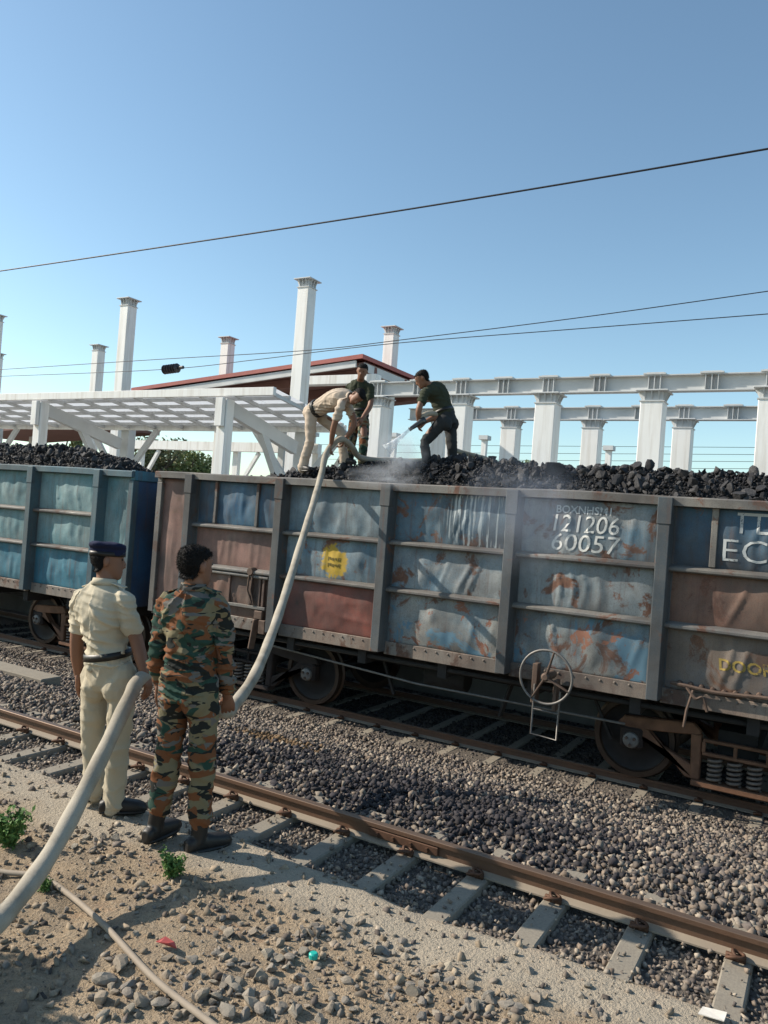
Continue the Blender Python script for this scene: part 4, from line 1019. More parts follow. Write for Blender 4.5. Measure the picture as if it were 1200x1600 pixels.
for k, (px, py, Y, r, lab, c) in enumerate([(244, 690, 48, 2.6, 'broad pale green tree right behind the wagon gap', (.15, .16, .08)), (222, 692, 52, 2.3, 'leftmost olive green tree seen over the wagon gap', (.17, .19, .075)), (268, 684, 55, 3.2, 'tallest dusty green tree seen over the wagon gap', (.14, .15, .075)),
        (315, 700, 50, 2.0, 'bright green tree beside the canopy post', (.14, .18, .07)), (95, 672, 60, 2.6, 'yellowish tree behind the teal wagon coal', (.20, .21, .09)),
        (130, 680, 60, 1.8, 'small tree right of the yellowish one', (.17, .19, .08)), (815, 716, 62, 1.3, 'small green tree between the rear columns', (.09, .13, .045))]):
    p = at_y(px, py, Y); tree(p[0], Y, -1.1, p[2] + 1.1 + r * .5, r, lab, c, 300 + k, 2600, .17 + .02 * (k % 3), 'trees beyond the station')
# ------------------------------------------------------------------ people
def cloth(name, c, c2=None, rough=.9):
    t = NT(name); n = t.noise(3, 4); f = t.noise(320, 2, .5); w = t.noise(14, 4, .6)
    colr = t.mix(t.ramp(n, [(.35, 0), (.7, 1)]), c, c2 or dark(c, .85))
    colr = t.mix(t.ramp(f, [(.35, .2), (.6, 0)]), colr, dark(c, .6))
    return t.done(colr, rough, 0, t.bump(f, .12, .001, t.bump(w, .22, .02)), .2)
def camo(name, seed):
    t = NT(name); v = t.coords((1, 1, 1.9), (seed, seed * 2.1, seed * .7))
    n1 = t.noise(4.0, 2, .4, v, .8); n2_ = t.noise(5.3, 2, .4, t.coords((1, 1, 2.2), (seed + 7, 1, 3)), .9); n3 = t.noise(7.2, 2, .45, t.coords((1, 1, 2.4), (3, seed + 4, 9)), .9); n4 = t.noise(9, 2, .4, t.coords((1, 1, 2.2), (5, 8, seed)), .8)
    c = t.mix(t.ramp(n1, [(.49, 0), (.50, 1)]), (.175, .15, .09), (.024, .055, .042))
    c = t.mix(t.ramp(n2_, [(.51, 0), (.52, 1)]), c, (.16, .066, .03))
    c = t.mix(t.ramp(n3, [(.57, 0), (.58, 1)]), c, (.018, .020, .018))
    c = t.mix(t.ramp(n4, [(.62, 0), (.63, 1)]), c, (.13, .12, .108))
    f = t.noise(300, 2); w = t.noise(14, 4, .6)
    return t.done(c, .92, 0, t.bump(f, .1, .001, t.bump(w, .22, .02)), .2)
MAT_KHAKI = cloth('khaki_drill', (.52, .46, .345)); MAT_KHAKI2 = cloth('khaki_drill_trousers', (.46, .40, .295))
MAT_OLIVE = cloth('olive_tshirt', (.042, .048, .030)); MAT_CAMO = camo('camouflage_cloth', 1.0); MAT_CAMO2 = camo('camouflage_cloth_b', 6.0)
t = NT('skin'); n = t.noise(9, 4); MAT_SKIN = t.done(t.mix(n, (.235, .115, .068), (.185, .086, .052)), .55, 0, t.bump(t.noise(60, 3), .08, .002), .4)
MAT_HAIR = plain('black_hair', (.010, .009, .009), .75, 0, .4, 60, 1.0, 110, .2)
MAT_NAVY = cloth('navy_cap', (.012, .016, .045)); MAT_BELT = plain('black_leather', (.015, .014, .013), .45, 0, .3, 20, .2)
MAT_BOOT = plain('boot_leather', (.02, .018, .017), .5, 0, .4, 20, .3); MAT_EYE = plain('eye_dark', (.02, .015, .012), .3)
MAT_DARKCLOTH = cloth('dark_trousers', (.036, .038, .040)); MAT_KHAKI3 = cloth('faded_khaki', (.50, .41, .325))
MAT_RED = plain('red_cloth', (.35, .03, .03), .8)

def remesh(name, mb, voxel, mat, parent, smooth=3, disp=None):
    V = np.concatenate(mb.V); me = np_mesh(name + '_raw', V, mb.F)
    bm = bmesh.new(); bm.from_mesh(me); bmesh.ops.recalc_face_normals(bm, faces=bm.faces); bm.to_mesh(me); bm.free()
    o = bpy.data.objects.new(name + '_raw', me); col.objects.link(o)
    r = o.modifiers.new('r', 'REMESH'); r.mode = 'VOXEL'; r.voxel_size = voxel; r.adaptivity = 0
    s = o.modifiers.new('s', 'SMOOTH'); s.factor = .5; s.iterations = smooth
    out = bpy.data.meshes.new_from_object(o.evaluated_get(bpy.context.evaluated_depsgraph_get())); bpy.data.objects.remove(o); bpy.data.meshes.remove(me)
    n = len(out.vertices)
    if disp is not None:
        co = np.empty(n * 3, np.float32); out.vertices.foreach_get('co', co); co = co.reshape(-1, 3).astype(float)
        nr = np.empty(n * 3, np.float32); out.vertices.foreach_get('normal', nr); nr = nr.reshape(-1, 3)
        co = co + nr * disp(co)[:, None]; out.vertices.foreach_set('co', co.astype(np.float32).ravel()); out.update()
    out.polygons.foreach_set('use_smooth', np.ones(len(out.polygons), bool)); out.name = name; out.materials.clear()
    return mesh_obj(name, out, mat, parent)
def ridged(P, s): return np.clip(1 - np.abs(pnoise(P, s)) * 2.4, 0, 1) ** 1.5 + .25 * pnoise(P * .6, s + 3) + .3
def limb(mb, pts, rad, n=16, per=6):
    P = catmull(pts, per); r = np.interp(np.linspace(0, 1, len(P)), np.linspace(0, 1, len(rad)), rad); mb.tube(P, list(r), n)
    mb.ball(pts[0], rad[0] * .98, 12); mb.ball(pts[-1], rad[-1] * .98, 12)
def head_rings(c, f, u, r, k=1.0, off=0):
    prof_ = [(-.118, .062, .018, .018), (-.108, .052, .040, .036), (-.085, .036, .060, .051), (-.055, .019, .078, .061), (-.02, .005, .091, .068), (.015, .0, .096, .073), (.045, -.003, .097, .0745),
             (.07, -.008, .090, .070), (.09, -.011, .076, .060), (.104, -.013, .054, .043), (.112, -.013, .025, .020)]
    return [(c + (u * z + f * y) * k, r * (rx * k + off), f * (ry * k + off), .92) for z, y, ry, rx in prof_]
def head(mb, c, f, u, k=1.0):
    r = np.cross(f, u)
    mb.loft(head_rings(c, f, u, r, k), 20)
    mb.loft([(c + (f * .086 + u * .022) * k, r * .009 * k, u * .010 * k), (c + (f * .104 - u * .008) * k, r * .012 * k, u * .014 * k), (c + (f * .117 - u * .030) * k, r * .015 * k, u * .011 * k), (c + (f * .09 - u * .038) * k, r * .017 * k, u * .008 * k)], 10)
    mb.ball(c + (f * .088 - u * .066) * k, (.026 * k, .012 * k, .013 * k), 10, (r, f, u)); mb.ball(c + (f * .080 + u * .038) * k, (.052 * k, .018 * k, .012 * k), 10, (r, f, u))
    for s in (-1, 1): mb.ball(c + (r * s * .079 - f * .008 - u * .006) * k, (.010 * k, .020 * k, .033 * k), 10, (unit(r * s - f * .4), unit(f + r * s * .4), u))
def hand(mb, wrist, d, palm_n, side, k=1.0, curl=.5):
    """palm + four fingers + thumb; d: along the forearm, palm_n: where the palm faces, side: thumb side"""
    d = unit(d); palm_n = unit(palm_n - d * (palm_n @ d)); s = np.cross(d, palm_n); s = s if s @ side > 0 else -s
    mb.loft([(wrist - d * .03 * k, s * .026 * k, palm_n * .020 * k, .9), (wrist + d * .02 * k, s * .033 * k, palm_n * .018 * k, .8), (wrist + d * .06 * k, s * .042 * k, palm_n * .016 * k, .75), (wrist + d * .095 * k, s * .040 * k, palm_n * .013 * k, .75)], 14)
    for q, ln in ((.030, .070), (.010, .080), (-.011, .075), (-.031, .058)):
        p = wrist + d * .088 * k + s * q * k; dd = d; pts = [p]
        for seg in (.45, .32, .27):
            a = curl * (1.0 if len(pts) > 1 else .6); dd = unit(dd * math.cos(a) + palm_n * math.sin(a)); pts.append(pts[-1] + dd * ln * seg * k)
        mb.tube(catmull(pts, 3), list(np.linspace(.0095, .0075, 10) * k), 8)
    b = wrist + d * .030 * k + s * .030 * k; t1 = b + (d * .028 + s * .026 + palm_n * .012) * k; t2 = t1 + (d * .030 + s * .006 + palm_n * .018 * (1 + curl)) * k
    mb.tube(catmull([b, t1, t2], 3), list(np.linspace(.0135, .009, 7) * k), 8)

def person(label, J, foot, hf, sleeves, top, legs, foot_mat, voxel=.008, untucked=False, headwear=None, k=1.0, seed=0, belt=True, group=None, handspec=None, fold=.013, long_boot=False, waist=.88, hipw=.95, chestw=.95):
    J = {a: np.asarray(b, float) for a, b in J.items()}
    base = np.array([(J['anL'][0] + J['anR'][0]) / 2, (J['anL'][1] + J['anR'][1]) / 2, min(J['anL'][2], J['anR'][2]) - .08])
    o = thing('person', base, label, 'person', group)
    latS = unit(J['shR'] - J['shL']); latH = unit(J['hipR'] - J['hipL'])
    pel, che, nek = J['pelvis'], J['chest'], J['neck']
    sp = catmull([pel, pel * .45 + che * .55, che, nek], 8); m_ = len(sp)
    ts = np.linspace(0, 1, m_)
    def tor(widths, depths, t0, t1, off, n=9, ext=0):
        out = []
        for t_ in np.linspace(t0, t1, n):
            i = t_ * (m_ - 1); a = int(min(max(math.floor(i), 0), m_ - 2)); c = sp[a] + (sp[a + 1] - sp[a]) * (i - a)
            tg = unit(sp[min(a + 1, m_ - 1)] - sp[max(a - 1, 0)]); lat = unit(latH * (1 - t_) + latS * t_); lat = unit(lat - tg * (lat @ tg)); dp = np.cross(tg, lat)
            out.append((c, lat * (np.interp(t_, TT, widths) * k + off), dp * (np.interp(t_, TT, depths) * k + off), .82))
        return out
    TT = [-.2, 0, .25, .5, .72, .86, .94, 1.0]
    W = [.165 * waist, .168 * waist, .150 * waist, .158 * (1 + waist) / 2 * chestw, .176 * chestw, .172 * chestw, .122, .062]; Dp = [.116, .116, .100, .110, .120, .106, .083, .060]
    up_t = unit(che - pel); fwd = unit(np.cross(unit(nek - che), latS))
    # body: one continuous skin
    b = MB(); b.loft(tor(W, Dp, 0, 1, -.012), 22)
    hu = unit(J['head'] - nek + np.array([0, 0, .25])) if 'hu' not in J else unit(J['hu'])
    hf = unit(np.asarray(hf, float)); hf = unit(hf - hu * (hf @ hu)); hc = J['head']
    limb(b, [nek - unit(nek - che) * .05, (nek + hc) / 2 - hu * .02, hc - hu * .05 - hf * .015], [.060 * k, .055 * k, .054 * k])
    head(b, hc, hf, hu, k)
    for s in 'LR':
        limb(b, [J['sh' + s], J['el' + s], J['wr' + s]], [.052 * k, .046 * k, .043 * k, .041 * k, .028 * k], 14)
        limb(b, [J['hip' + s], J['kn' + s], J['an' + s]], [.082 * k, .070 * k, .055 * k, .052 * k, .036 * k], 14)
    body = remesh('body', b, max(voxel * 1.1, .0075), MAT_SKIN, o, 2)
    hb = MB()
    for s in 'LR':
        d = unit(J['wr' + s] - J['el' + s]); pn, sd_, cu = (handspec or {}).get(s, (-latS if s == 'R' else latS, fwd, .45)); hand(hb, J['wr' + s], d, np.asarray(pn, float), np.asarray(sd_, float), k * 1.02, cu)
    hm = hb.build('hands', MAT_SKIN, o, True)
    # join the hands into the body mesh so that the skin stays one object
    bm = bmesh.new(); bm.from_mesh(body.data); bm.from_mesh(hm.data)
    for f in bm.faces: f.smooth = True
    bm.to_mesh(body.data); bm.free(); hmd = hm.data; bpy.data.objects.remove(hm); bpy.data.meshes.remove(hmd)
    r_ = np.cross(hf, hu)
    for s in (-1, 1):
        e = MB(); e.ball(hc + (hf * .086 + r_ * s * .031 + hu * .012) * k, (.013 * k, .008 * k, .007 * k), 8, (r_, hf, hu)); e.build('eye', MAT_EYE, o, True)
    # hair or cap
    h = MB(); rg = []
    cap = headwear == 'beret'
    for z, y, ry, rx in [(-.072, 0, .085, .058), (-.05, .018, .080, .062), (-.02, .005, .091, .068), (.015, 0, .096, .073), (.045, -.003, .097, .0745), (.07, -.008, .090, .070), (.09, -.011, .076, .060), (.104, -.013, .054, .043), (.116, -.013, .020, .016)]:
        fr = y + ry + .005 if z > .055 else (.066 if z > .04 else (.012 if z > -.03 else -.022)); bk = (y - ry - (.008 if z > -.03 else .003))
        if z < -.06: bk = -.078; fr = -.045
        rg.append((hc + (hu * z + hf * (fr + bk) / 2) * k, r_ * (rx + (.005 if z > -.02 else .002)) * k, hf * (fr - bk) / 2 * k, .9))
    h.loft(rg, 22)
    remesh('hair', h, .0048, MAT_HAIR, o, 2, lambda P: (1. if not cap else .25) * (.003 * pnoise(P * 48, 5) + .004 * pnoise(P * 120, 6)))
    hm_ = o.children[-1]; co = np.empty(len(hm_.data.vertices) * 3, np.float32); hm_.data.vertices.foreach_get('co', co); co = co.reshape(-1, 3).astype(float)
    nr = np.empty(len(co) * 3, np.float32); hm_.data.vertices.foreach_get('normal', nr); nr = nr.reshape(-1, 3).astype(float); gg = np.random.default_rng(seed)
    ix = gg.integers(0, len(co), 5200 if voxel < .009 else 1200); p0 = co[ix]; dn_ = nr[ix] * .55 + (p0 - (hc + hu * .11 - hf * .03)) * 4 + gg.normal(size=(len(ix), 3)) * .35; dn_ /= np.linalg.norm(dn_, axis=1, keepdims=True)
    sd2 = np.cross(dn_, gg.normal(size=(len(ix), 3))); sd2 /= np.linalg.norm(sd2, axis=1, keepdims=True) + 1e-9; ln_ = (.008 + .010 * gg.random((len(ix), 1))) * (.55 if cap else 1)
    Vh = np.stack([p0 - sd2 * .0011, p0 + sd2 * .0011, p0 + dn_ * ln_], 1).reshape(-1, 3); mesh_obj('hair_strands', np_mesh('hair_strands', Vh, np.arange(len(Vh)).reshape(-1, 3)), MAT_HAIR, hm_)['kind'] = 'stuff'
    if cap:
        c = MB(); tl = unit(hu + r_ * .22 - hf * .10); bc = hc + (hu * .045 - hf * .004) * k
        c.loft([(bc - hu * .012, r_ * .083, hf * .108, .95), (bc + hu * .03, r_ * .085, hf * .110, .95), (bc + tl * .045 + r_ * .004, r_ * .094, hf * .115, .95), (bc + tl * .060 + r_ * .010, r_ * .092, hf * .112, .95), (bc + tl * .072 + r_ * .008, r_ * .075, hf * .092, .95), (bc + tl * .078, r_ * .02, hf * .03, 1)], 26)
        cp = remesh('beret', c, .006, MAT_NAVY, o, 3, lambda P: .007 * pnoise(P * 16, 8))
        bb = MB(); bb.loft([(bc - hu * .016, r_ * .0855, hf * .1105, .95), (bc + hu * .012, r_ * .0865, hf * .1115, .95)], 26); bb.build('cap_band', MAT_BELT, cp, True)
    # shirt
    s_ = MB(); t0 = -.02 if not untucked else -.0
    sh = tor(W, Dp, 0.05 if not untucked else 0, 1.0, .012, 12)
    s_.loft(sh[:-1] + [(sh[-1][0], sh[-1][1] * .92, sh[-1][2] * .95, .9)], 24)
    if untucked:
        dnv = -up_t; c0 = sp[0]
        s_.loft([(c0 + up_t * .06, latH * .152 * hipw * k, np.cross(up_t, latH) * .120 * k, .82), (c0 + dnv * .03, latH * .166 * hipw * k, np.cross(up_t, latH) * .126 * k, .82), (c0 + dnv * .10, latH * .174 * hipw * k, np.cross(up_t, latH) * .132 * k, .82)], 24)
    for s in 'LR':
        S_, E_, Wr = J['sh' + s], J['el' + s], J['wr' + s]; cut = sleeves[s] if isinstance(sleeves, dict) else sleeves
        inn = S_ + (che + (nek - che) * .45 - S_) * .45
        if cut <= 1: end = S_ + (E_ - S_) * cut; limb(s_, [inn, S_, (S_ + end) / 2, end], [.054 * k, .060 * k, .058 * k, .059 * k], 16)
        else: end = E_ + (Wr - E_) * (cut - 1); limb(s_, [inn, S_, E_, end], [.054 * k, .060 * k, .054 * k, .051 * k, .049 * k, .045 * k], 16)
        limb(s_, [nek - (nek - che) * .16, inn * .5 + S_ * .5], [.052 * k, .056 * k], 14, 4)
    zlo, zhi = pel[2], nek[2]
    def fold_top(P):
        q = np.stack([P @ latS * 3.2, P @ fwd * 3.2, P[:, 2] * 17 + P @ latS * 3], 1); w_ = np.clip(1 - (P[:, 2] - zlo) / max(zhi - zlo, .05) * 1.5, 0, 1)
        sg = np.sign((P - nek) @ latS); q2 = np.stack([((P - nek) @ latS + sg * (P[:, 2] - zhi) * .55) * 12, P @ fwd * 5, P[:, 2] * 2.2], 1)
        return fold * (ridged(q, seed) - .55) * (.5 + w_) + fold * .95 * (ridged(q2, seed + 4) - .55) * (1 - w_ * .6)
    remesh('shirt', s_, voxel, top, o, 3, fold_top)
    # collar
    c = MB(); cn_ = unit(nek - che * .9 - pel * .1); cc = nek + unit(hc - nek) * .010
    latC = unit(latS - unit(hc - nek) * (latS @ unit(hc - nek))); dC = np.cross(unit(hc - nek), latC); uu = unit(hc - nek)
    if headwear != 'tee':
        V_ = []; n_ = 26
        for rr_, zz_ in ((.076, -.020), (.068, .022), (.062, .022), (.066, -.02)):
            for i in range(n_):
                a = 2 * math.pi * i / n_; V_.append(cc + (latC * rr_ * 1.0 * math.cos(a) + dC * rr_ * 1.1 * math.sin(a)) * k + uu * zz_ * k)
        c.add(V_, [(r1 * n_ + i, r1 * n_ + (i + 1) % n_, ((r1 + 1) % 4) * n_ + (i + 1) % n_, ((r1 + 1) % 4) * n_ + i) for r1 in range(4) for i in range(n_)]); c.build('collar', top, o, True)
        for s in 'LR':   # shoulder straps
            a = nek + (J['sh' + s] - nek) * .38 + np.array([0, 0, .045]) * k; e_ = J['sh' + s] + np.array([0, 0, .080]) * k
            m = MB(); m.bar(a, e_, .045, .008); m.build('shoulder_strap', top, o, bevel=.003)
    # trousers
    tr = MB(); dv = np.cross(up_t, latH)
    tt = tor(W, Dp, 0, .16, .014, 4)
    low = pel - up_t * .07
    tr.loft([(low - up_t * .05, latH * .13 * hipw * k, dv * .10 * k, .85), (low, latH * .168 * hipw * k, dv * .122 * k, .85), (pel, latH * .166 * hipw * k, dv * .120 * k, .85)] + tt[1:], 24)
    for s in 'LR':
        H, K, A = J['hip' + s], J['kn' + s], J['an' + s]; e_ = A + unit(A - K) * .035
        limb(tr, [H + (H - K) * .10, H * .5 + K * .5, K, K * .45 + A * .55, e_ if not long_boot else A + (K - A) * .22], [.090 * k, .085 * k, .076 * k, .068 * k, .066 * k, .065 * k, .068 * k if not long_boot else .058 * k], 18)
        tr.ball(pel - up_t * .055 + (H - pel) * .85 * hipw - fwd * .042, (.086 * k, .082 * k, .105 * k), 12)
    kn_z = (J['knL'][2] + J['knR'][2]) / 2
    def fold_leg(P):
        q = np.stack([P @ latH * 7, P @ fwd * 7, P[:, 2] * 9 + P @ latH * 6], 1); w_ = np.exp(-((P[:, 2] - kn_z) / .13) ** 2) + np.exp(-((P[:, 2] - (kn_z - .36)) / .10) ** 2) + .35
        return fold * .62 * (ridged(q, seed + 9) - .55) * w_ + fold * .5 * (ridged(P * 6, seed + 2) - .5)
    remesh('trousers', tr, voxel, legs, o, 3, fold_leg)
    if belt:
        bt = MB(); rg = tor(W, Dp, .13, .205, .027, 3); n_ = 30
        V_ = []
        for ringset, of in ((rg[0], 0), (rg[-1], 0), (rg[-1], -.012), (rg[0], -.012)):
            for i in range(n_):
                a = 2 * math.pi * i / n_; ct, st = math.cos(a), math.sin(a); e_ = .82
                V_.append(ringset[0] + (ringset[1] * (1 + of * 6)) * math.copysign(abs(ct) ** e_, ct) + (ringset[2] * (1 + of * 6)) * math.copysign(abs(st) ** e_, st))
        bt.add(V_, [(r1 * n_ + i, r1 * n_ + (i + 1) % n_, ((r1 + 1) % 4) * n_ + (i + 1) % n_, ((r1 + 1) % 4) * n_ + i) for r1 in range(4) for i in range(n_)]); bt.build('belt', MAT_BELT, o, True)
    # footwear
    for s in 'LR':
        A = J['an' + s]; fd = unit(np.asarray(foot[s], float)); fz = A[2] - .075 * k; rt_ = np.cross(fd, (0, 0, 1)); zz = np.array([0, 0, 1.])
        bo = MB(); g0 = np.array([A[0], A[1], fz])
        bo.loft([(g0 - fd * .085 + zz * .035, rt_ * .030, zz * .033, .8), (g0 - fd * .06 + zz * .042, rt_ * .040, zz * .042, .75), (g0 + fd * .02 + zz * .045, rt_ * .041, zz * .045, .75), (g0 + fd * .10 + zz * .040, rt_ * .046, zz * .040, .78), (g0 + fd * .15 + zz * .036, rt_ * .045, zz * .036, .78), (g0 + fd * .185 + zz * .030, rt_ * .034, zz * .028, .8), (g0 + fd * .205 + zz * .022, rt_ * .016, zz * .012, .8)], 18)
        limb(bo, [g0 + zz * .05 - fd * .012, A + zz * .02 - fd * .005, A + (J['kn' + s] - A) * (.30 if long_boot else .12)], [.046, .046, .052 if long_boot else .046], 16)
        bt = remesh('boot' if long_boot else 'shoe', bo, .007, foot_mat, o, 3)
        so = MB(); so.loft([(g0 + fd * .055 - zz * .004, rt_ * .046, fd * .140, .82), (g0 + fd * .055 + zz * .014, rt_ * .046, fd * .140, .82)], 22); so.build('sole', MAT_BELT, bt, True)
    return o

def jd(D, spec):   # joints surveyed from the photograph: pixel and distance along the view
    return {a: at_d(px, py, D + dd) for a, (px, py, dd) in spec.items()}
# --- policeman in khaki, back to us
JP = jd(4.87, dict(pelvis=(171, 1046, 0), chest=(162, 962, 0), neck=(163, 912, 0), head=(168, 876, .02), shL=(130, 936, .07), shR=(194, 938, -.07), elL=(120, 1000, .08), wrL=(123, 1055, .12), elR=(213, 1000, -.05), wrR=(226, 1052, -.10),
       hipL=(150, 1062, .05), hipR=(192, 1064, -.05), knL=(146, 1150, .06), knR=(185, 1155, -.06), anL=(147, 1230, .10), anR=(178, 1250, -.04)))
fP = np.array([.55, .83, 0]); pol = person('man in khaki police uniform and navy beret with his back turned, holding the hose', JP, {'L': (.45, .89, 0), 'R': (.72, .69, 0)}, (.62, .78, -.08), .66, MAT_KHAKI, MAT_KHAKI2, MAT_BOOT, .0068,
       headwear='beret', seed=11, fold=.017, waist=.74, hipw=.86, chestw=.90, group='men in uniform', handspec={'L': (_rt, fP, .35), 'R': (-_rt * .8 + _fw0 * .2, _fw0, .7)})
# --- soldier in camouflage
JS = jd(4.42, dict(pelvis=(296, 1062, 0), chest=(300, 968, 0), neck=(302, 920, 0), head=(306, 884, .01), shL=(262, 946, .05), shR=(343, 948, -.03), elL=(249, 1010, .03), wrL=(248, 1070, .10), elR=(351, 1022, 0), wrR=(355, 1088, .12),
       hipL=(274, 1080, .03), hipR=(318, 1082, -.03), knL=(262, 1190, .02), knR=(316, 1192, 0), anL=(244, 1290, .04), anR=(312, 1308, 0)))
fS = np.array([-.10, .99, 0]); sol = person('soldier in camouflage shirt and trousers with his back turned, standing nearest', JS, {'L': (-.05, .99, 0), 'R': (.35, .93, 0)}, (.16, .98, -.05), 1.72, MAT_CAMO, MAT_CAMO, MAT_BOOT, .0068,
       untucked=True, seed=23, group='men in uniform', belt=False, fold=.019, waist=.80, hipw=.90, chestw=.93, long_boot=True, handspec={'L': (_rt, _fw0, .5), 'R': (-_rt * .3 + _fw0, -_rt, .75)})
# --- the three men on the coal
YM = 9.05
def jy(spec): return {a: at_y(px, py, Y) for a, (px, py, Y) in spec.items()}
JC = jy(dict(pelvis=(483, 637, 9.05), chest=(518, 618, 8.95), neck=(541, 616, 8.88), head=(553, 614, 8.84), shL=(535, 622, 9.12), shR=(527, 628, 8.72), elR=(516, 660, 8.72), wrR=(511, 690, 8.80), elL=(548, 655, 9.1), wrL=(533, 683, 9.05),
       hipL=(487, 640, 9.16), hipR=(480, 643, 8.96), knR=(478, 684, 8.95), anR=(467, 724, 8.93), knL=(527, 672, 9.25), anL=(532, 712, 9.3)))
for q_ in JC: JC[q_] = JC[q_] + np.array([0, .10, -.03])
JC['hu'] = np.array([.75, 0, .35])
cop2 = person('man in khaki bending over the hose on the wagon', JC, {'L': (.9, .1, 0), 'R': (.9, -.3, 0)}, (.55, -.55, -.75), .62, MAT_KHAKI3, MAT_KHAKI3, MAT_BOOT, .010, seed=31, group='men in uniform', handspec={'R': (_rt, -_fw0, .9), 'L': (-_rt, -_fw0, .9)})
JO = jy(dict(pelvis=(561, 653, 10.2), chest=(562, 614, 10.2), neck=(563, 594, 10.1), head=(566, 580, 9.98), shR=(546, 605, 10.2), shL=(578, 605, 10.15), elR=(541, 632, 10.25), wrR=(552, 655, 10.0), elL=(579, 632, 10.1), wrL=(566, 654, 9.9),
       hipR=(554, 660, 10.22), hipL=(568, 660, 10.18), knR=(548, 696, 10.15), anR=(545, 734, 10.25), knL=(568, 694, 10.05), anL=(564, 732, 10.15)))
man2 = person('man in olive shirt and camouflage trousers standing behind the bending man', JO, {'L': (.5, -.85, 0), 'R': (.2, -.97, 0)}, (.3, -.8, -.7), .62, MAT_OLIVE, MAT_CAMO2, MAT_BOOT, .010, headwear='tee', seed=41, group='men in uniform', belt=True, long_boot=True)
JW = jy(dict(pelvis=(697, 652, 9.65), chest=(684, 617, 9.6), neck=(671, 602, 9.5), head=(660, 592, 9.42), shR=(693, 612, 9.78), shL=(664, 614, 9.32), elR=(686, 645, 9.55), wrR=(663, 660, 9.38), elL=(655, 638, 9.2), wrL=(654, 657, 9.25),
       hipR=(703, 660, 9.78), hipL=(690, 660, 9.52), knR=(706, 694, 9.72), anR=(708, 731, 9.82), knL=(664, 692, 9.42), anL=(668, 730, 9.52)))
JW['hu'] = np.array([-.45, -.25, .8])
man3 = person('man in olive shirt and dark trousers leaning forward, spraying the coal with water', JW, {'L': (-.8, -.55, 0), 'R': (-.5, -.85, 0)}, (-.75, -.35, -.6), .62, MAT_OLIVE, MAT_DARKCLOTH, MAT_BOOT, .010, headwear='tee', seed=51, group='men in uniform', long_boot=True,
       handspec={'R': (-_fw0, -_rt, .8), 'L': (_rt, -_fw0, .8)})

# ------------------------------------------------------------------ hose, water, pipe
t = NT('hose_canvas'); n = t.noise(4, 5, .6); f = t.noise(220, 2)
MAT_HOSE = t.done(t.mix(t.ramp(f, [(.35, .25), (.6, 0)]), t.mix(t.ramp(n, [(.42, 0), (.72, 1)]), (.38, .34, .275), (.215, .185, .14)), (.2, .17, .13)), .85, 0, t.bump(f, .35, .003, t.bump(t.noise(7, 4), .35, .02)), .25)
hp = [at_z(-330, 1560, .075), at_d(-150, 1520, 2.75), at_d(-60, 1482, 2.98), at_d(0, 1437, 3.2), at_d(80, 1332, 3.66), at_d(150, 1200, 4.15), at_d(200, 1095, 4.55), at_d(218, 1062, 4.72), at_d(245, 1058, 4.95), at_d(300, 1088, 5.0), at_d(350, 1112, 4.86),
      at_y(366, 1101, 4.2), at_y(398, 1055, 4.75), at_y(425, 990, 5.5), at_y(447, 925, 6.3), at_y(470, 850, 7.2), at_y(490, 785, 8.05), at_y(502, 742, 8.60), at_y(511, 706, 8.86), at_y(532, 686, 9.05), at_y(549, 697, 9.3), at_y(566, 716, 9.6)]
def on_coal(x, y, h=.09): return np.array([x, y, heapA([x], [y])[0] + h])
hp += [on_coal(-5.7, 10.2), on_coal(-5.0, 10.6), on_coal(-4.4, 10.5), at_y(705, 700, 10.1), at_y(700, 668, 9.75), at_y(682, 648, 9.5), at_y(664, 648, 9.3), at_y(657, 660, 9.24)]
m = MB(); P = catmull(hp, 10); rad = [.043 + .002 * math.sin(i * .9) for i in range(len(P))]
nlast = 7 * 10
for i in range(len(P)): rad[i] = rad[i] if i < len(P) - nlast else .036
m.tube(P, rad, 16)
hose = m.build('fire_hose', MAT_HOSE, None, True); tag(hose, 'thick pale canvas hose running from the lower left corner up onto the wagon', 'hose')
MAT_BRASS = plain('nozzle_metal', (.10, .10, .10), .4, .7, .3, 30, .1)
na, nb_ = at_y(658, 659, 9.24), at_y(640, 671, 9.12); m = MB(); d_ = nb_ - na
m.tube([na - d_ * .3, na, na + d_ * .25, nb_ - d_ * .1, nb_], [.05, .05, .035, .026, .03], 14); nz_ = m.build('hose_nozzle', MAT_BRASS, None, True); tag(nz_, 'dark metal hose nozzle in the spraying man\'s hands', 'nozzle')
t = NT('water_spray'); n = t.noise(9, 4, .7, t.coords((1, 1, 1)))
t.done((.75, .8, .84), .3); t.L.new(t.ramp(n, [(.40, .15), (.65, .75)]), t.b.inputs['Alpha'])
je = at_y(604, 703, 9.0); m = MB(); m.tube([nb_, nb_ * .6 + je * .4, nb_ * .3 + je * .7, je], [.018, .03, .05, .085], 12); tag(m.build('water_jet', t.m, None, True), 'jet of water hitting the coal in front of the spraying man', 'water', kind='thing')
t = NT('thin_pipe'); MAT_PIPE = t.done(t.mix(t.noise(12, 4), (.33, .27, .205), (.22, .18, .14)), .8, 0, t.bump(t.noise(90, 3), .2, .003))
q = [at_z(-60, 1335, .03), at_z(0, 1357, .03), at_z(60, 1372, .025), at_z(105, 1397, .03), at_z(165, 1452, .035), at_z(240, 1528, .04), at_z(330, 1600, .04), at_z(420, 1672, .03)]
q = [np.array([p[0], p[1], gz([p[0]], [p[1]])[0] + .022]) for p in q]
m = MB(); m.tube(catmull(q, 8), .0135, 10); tag(m.build('thin_pipe', MAT_PIPE, None, True), 'thin bent pipe lying across the soil at lower left', 'pipe')

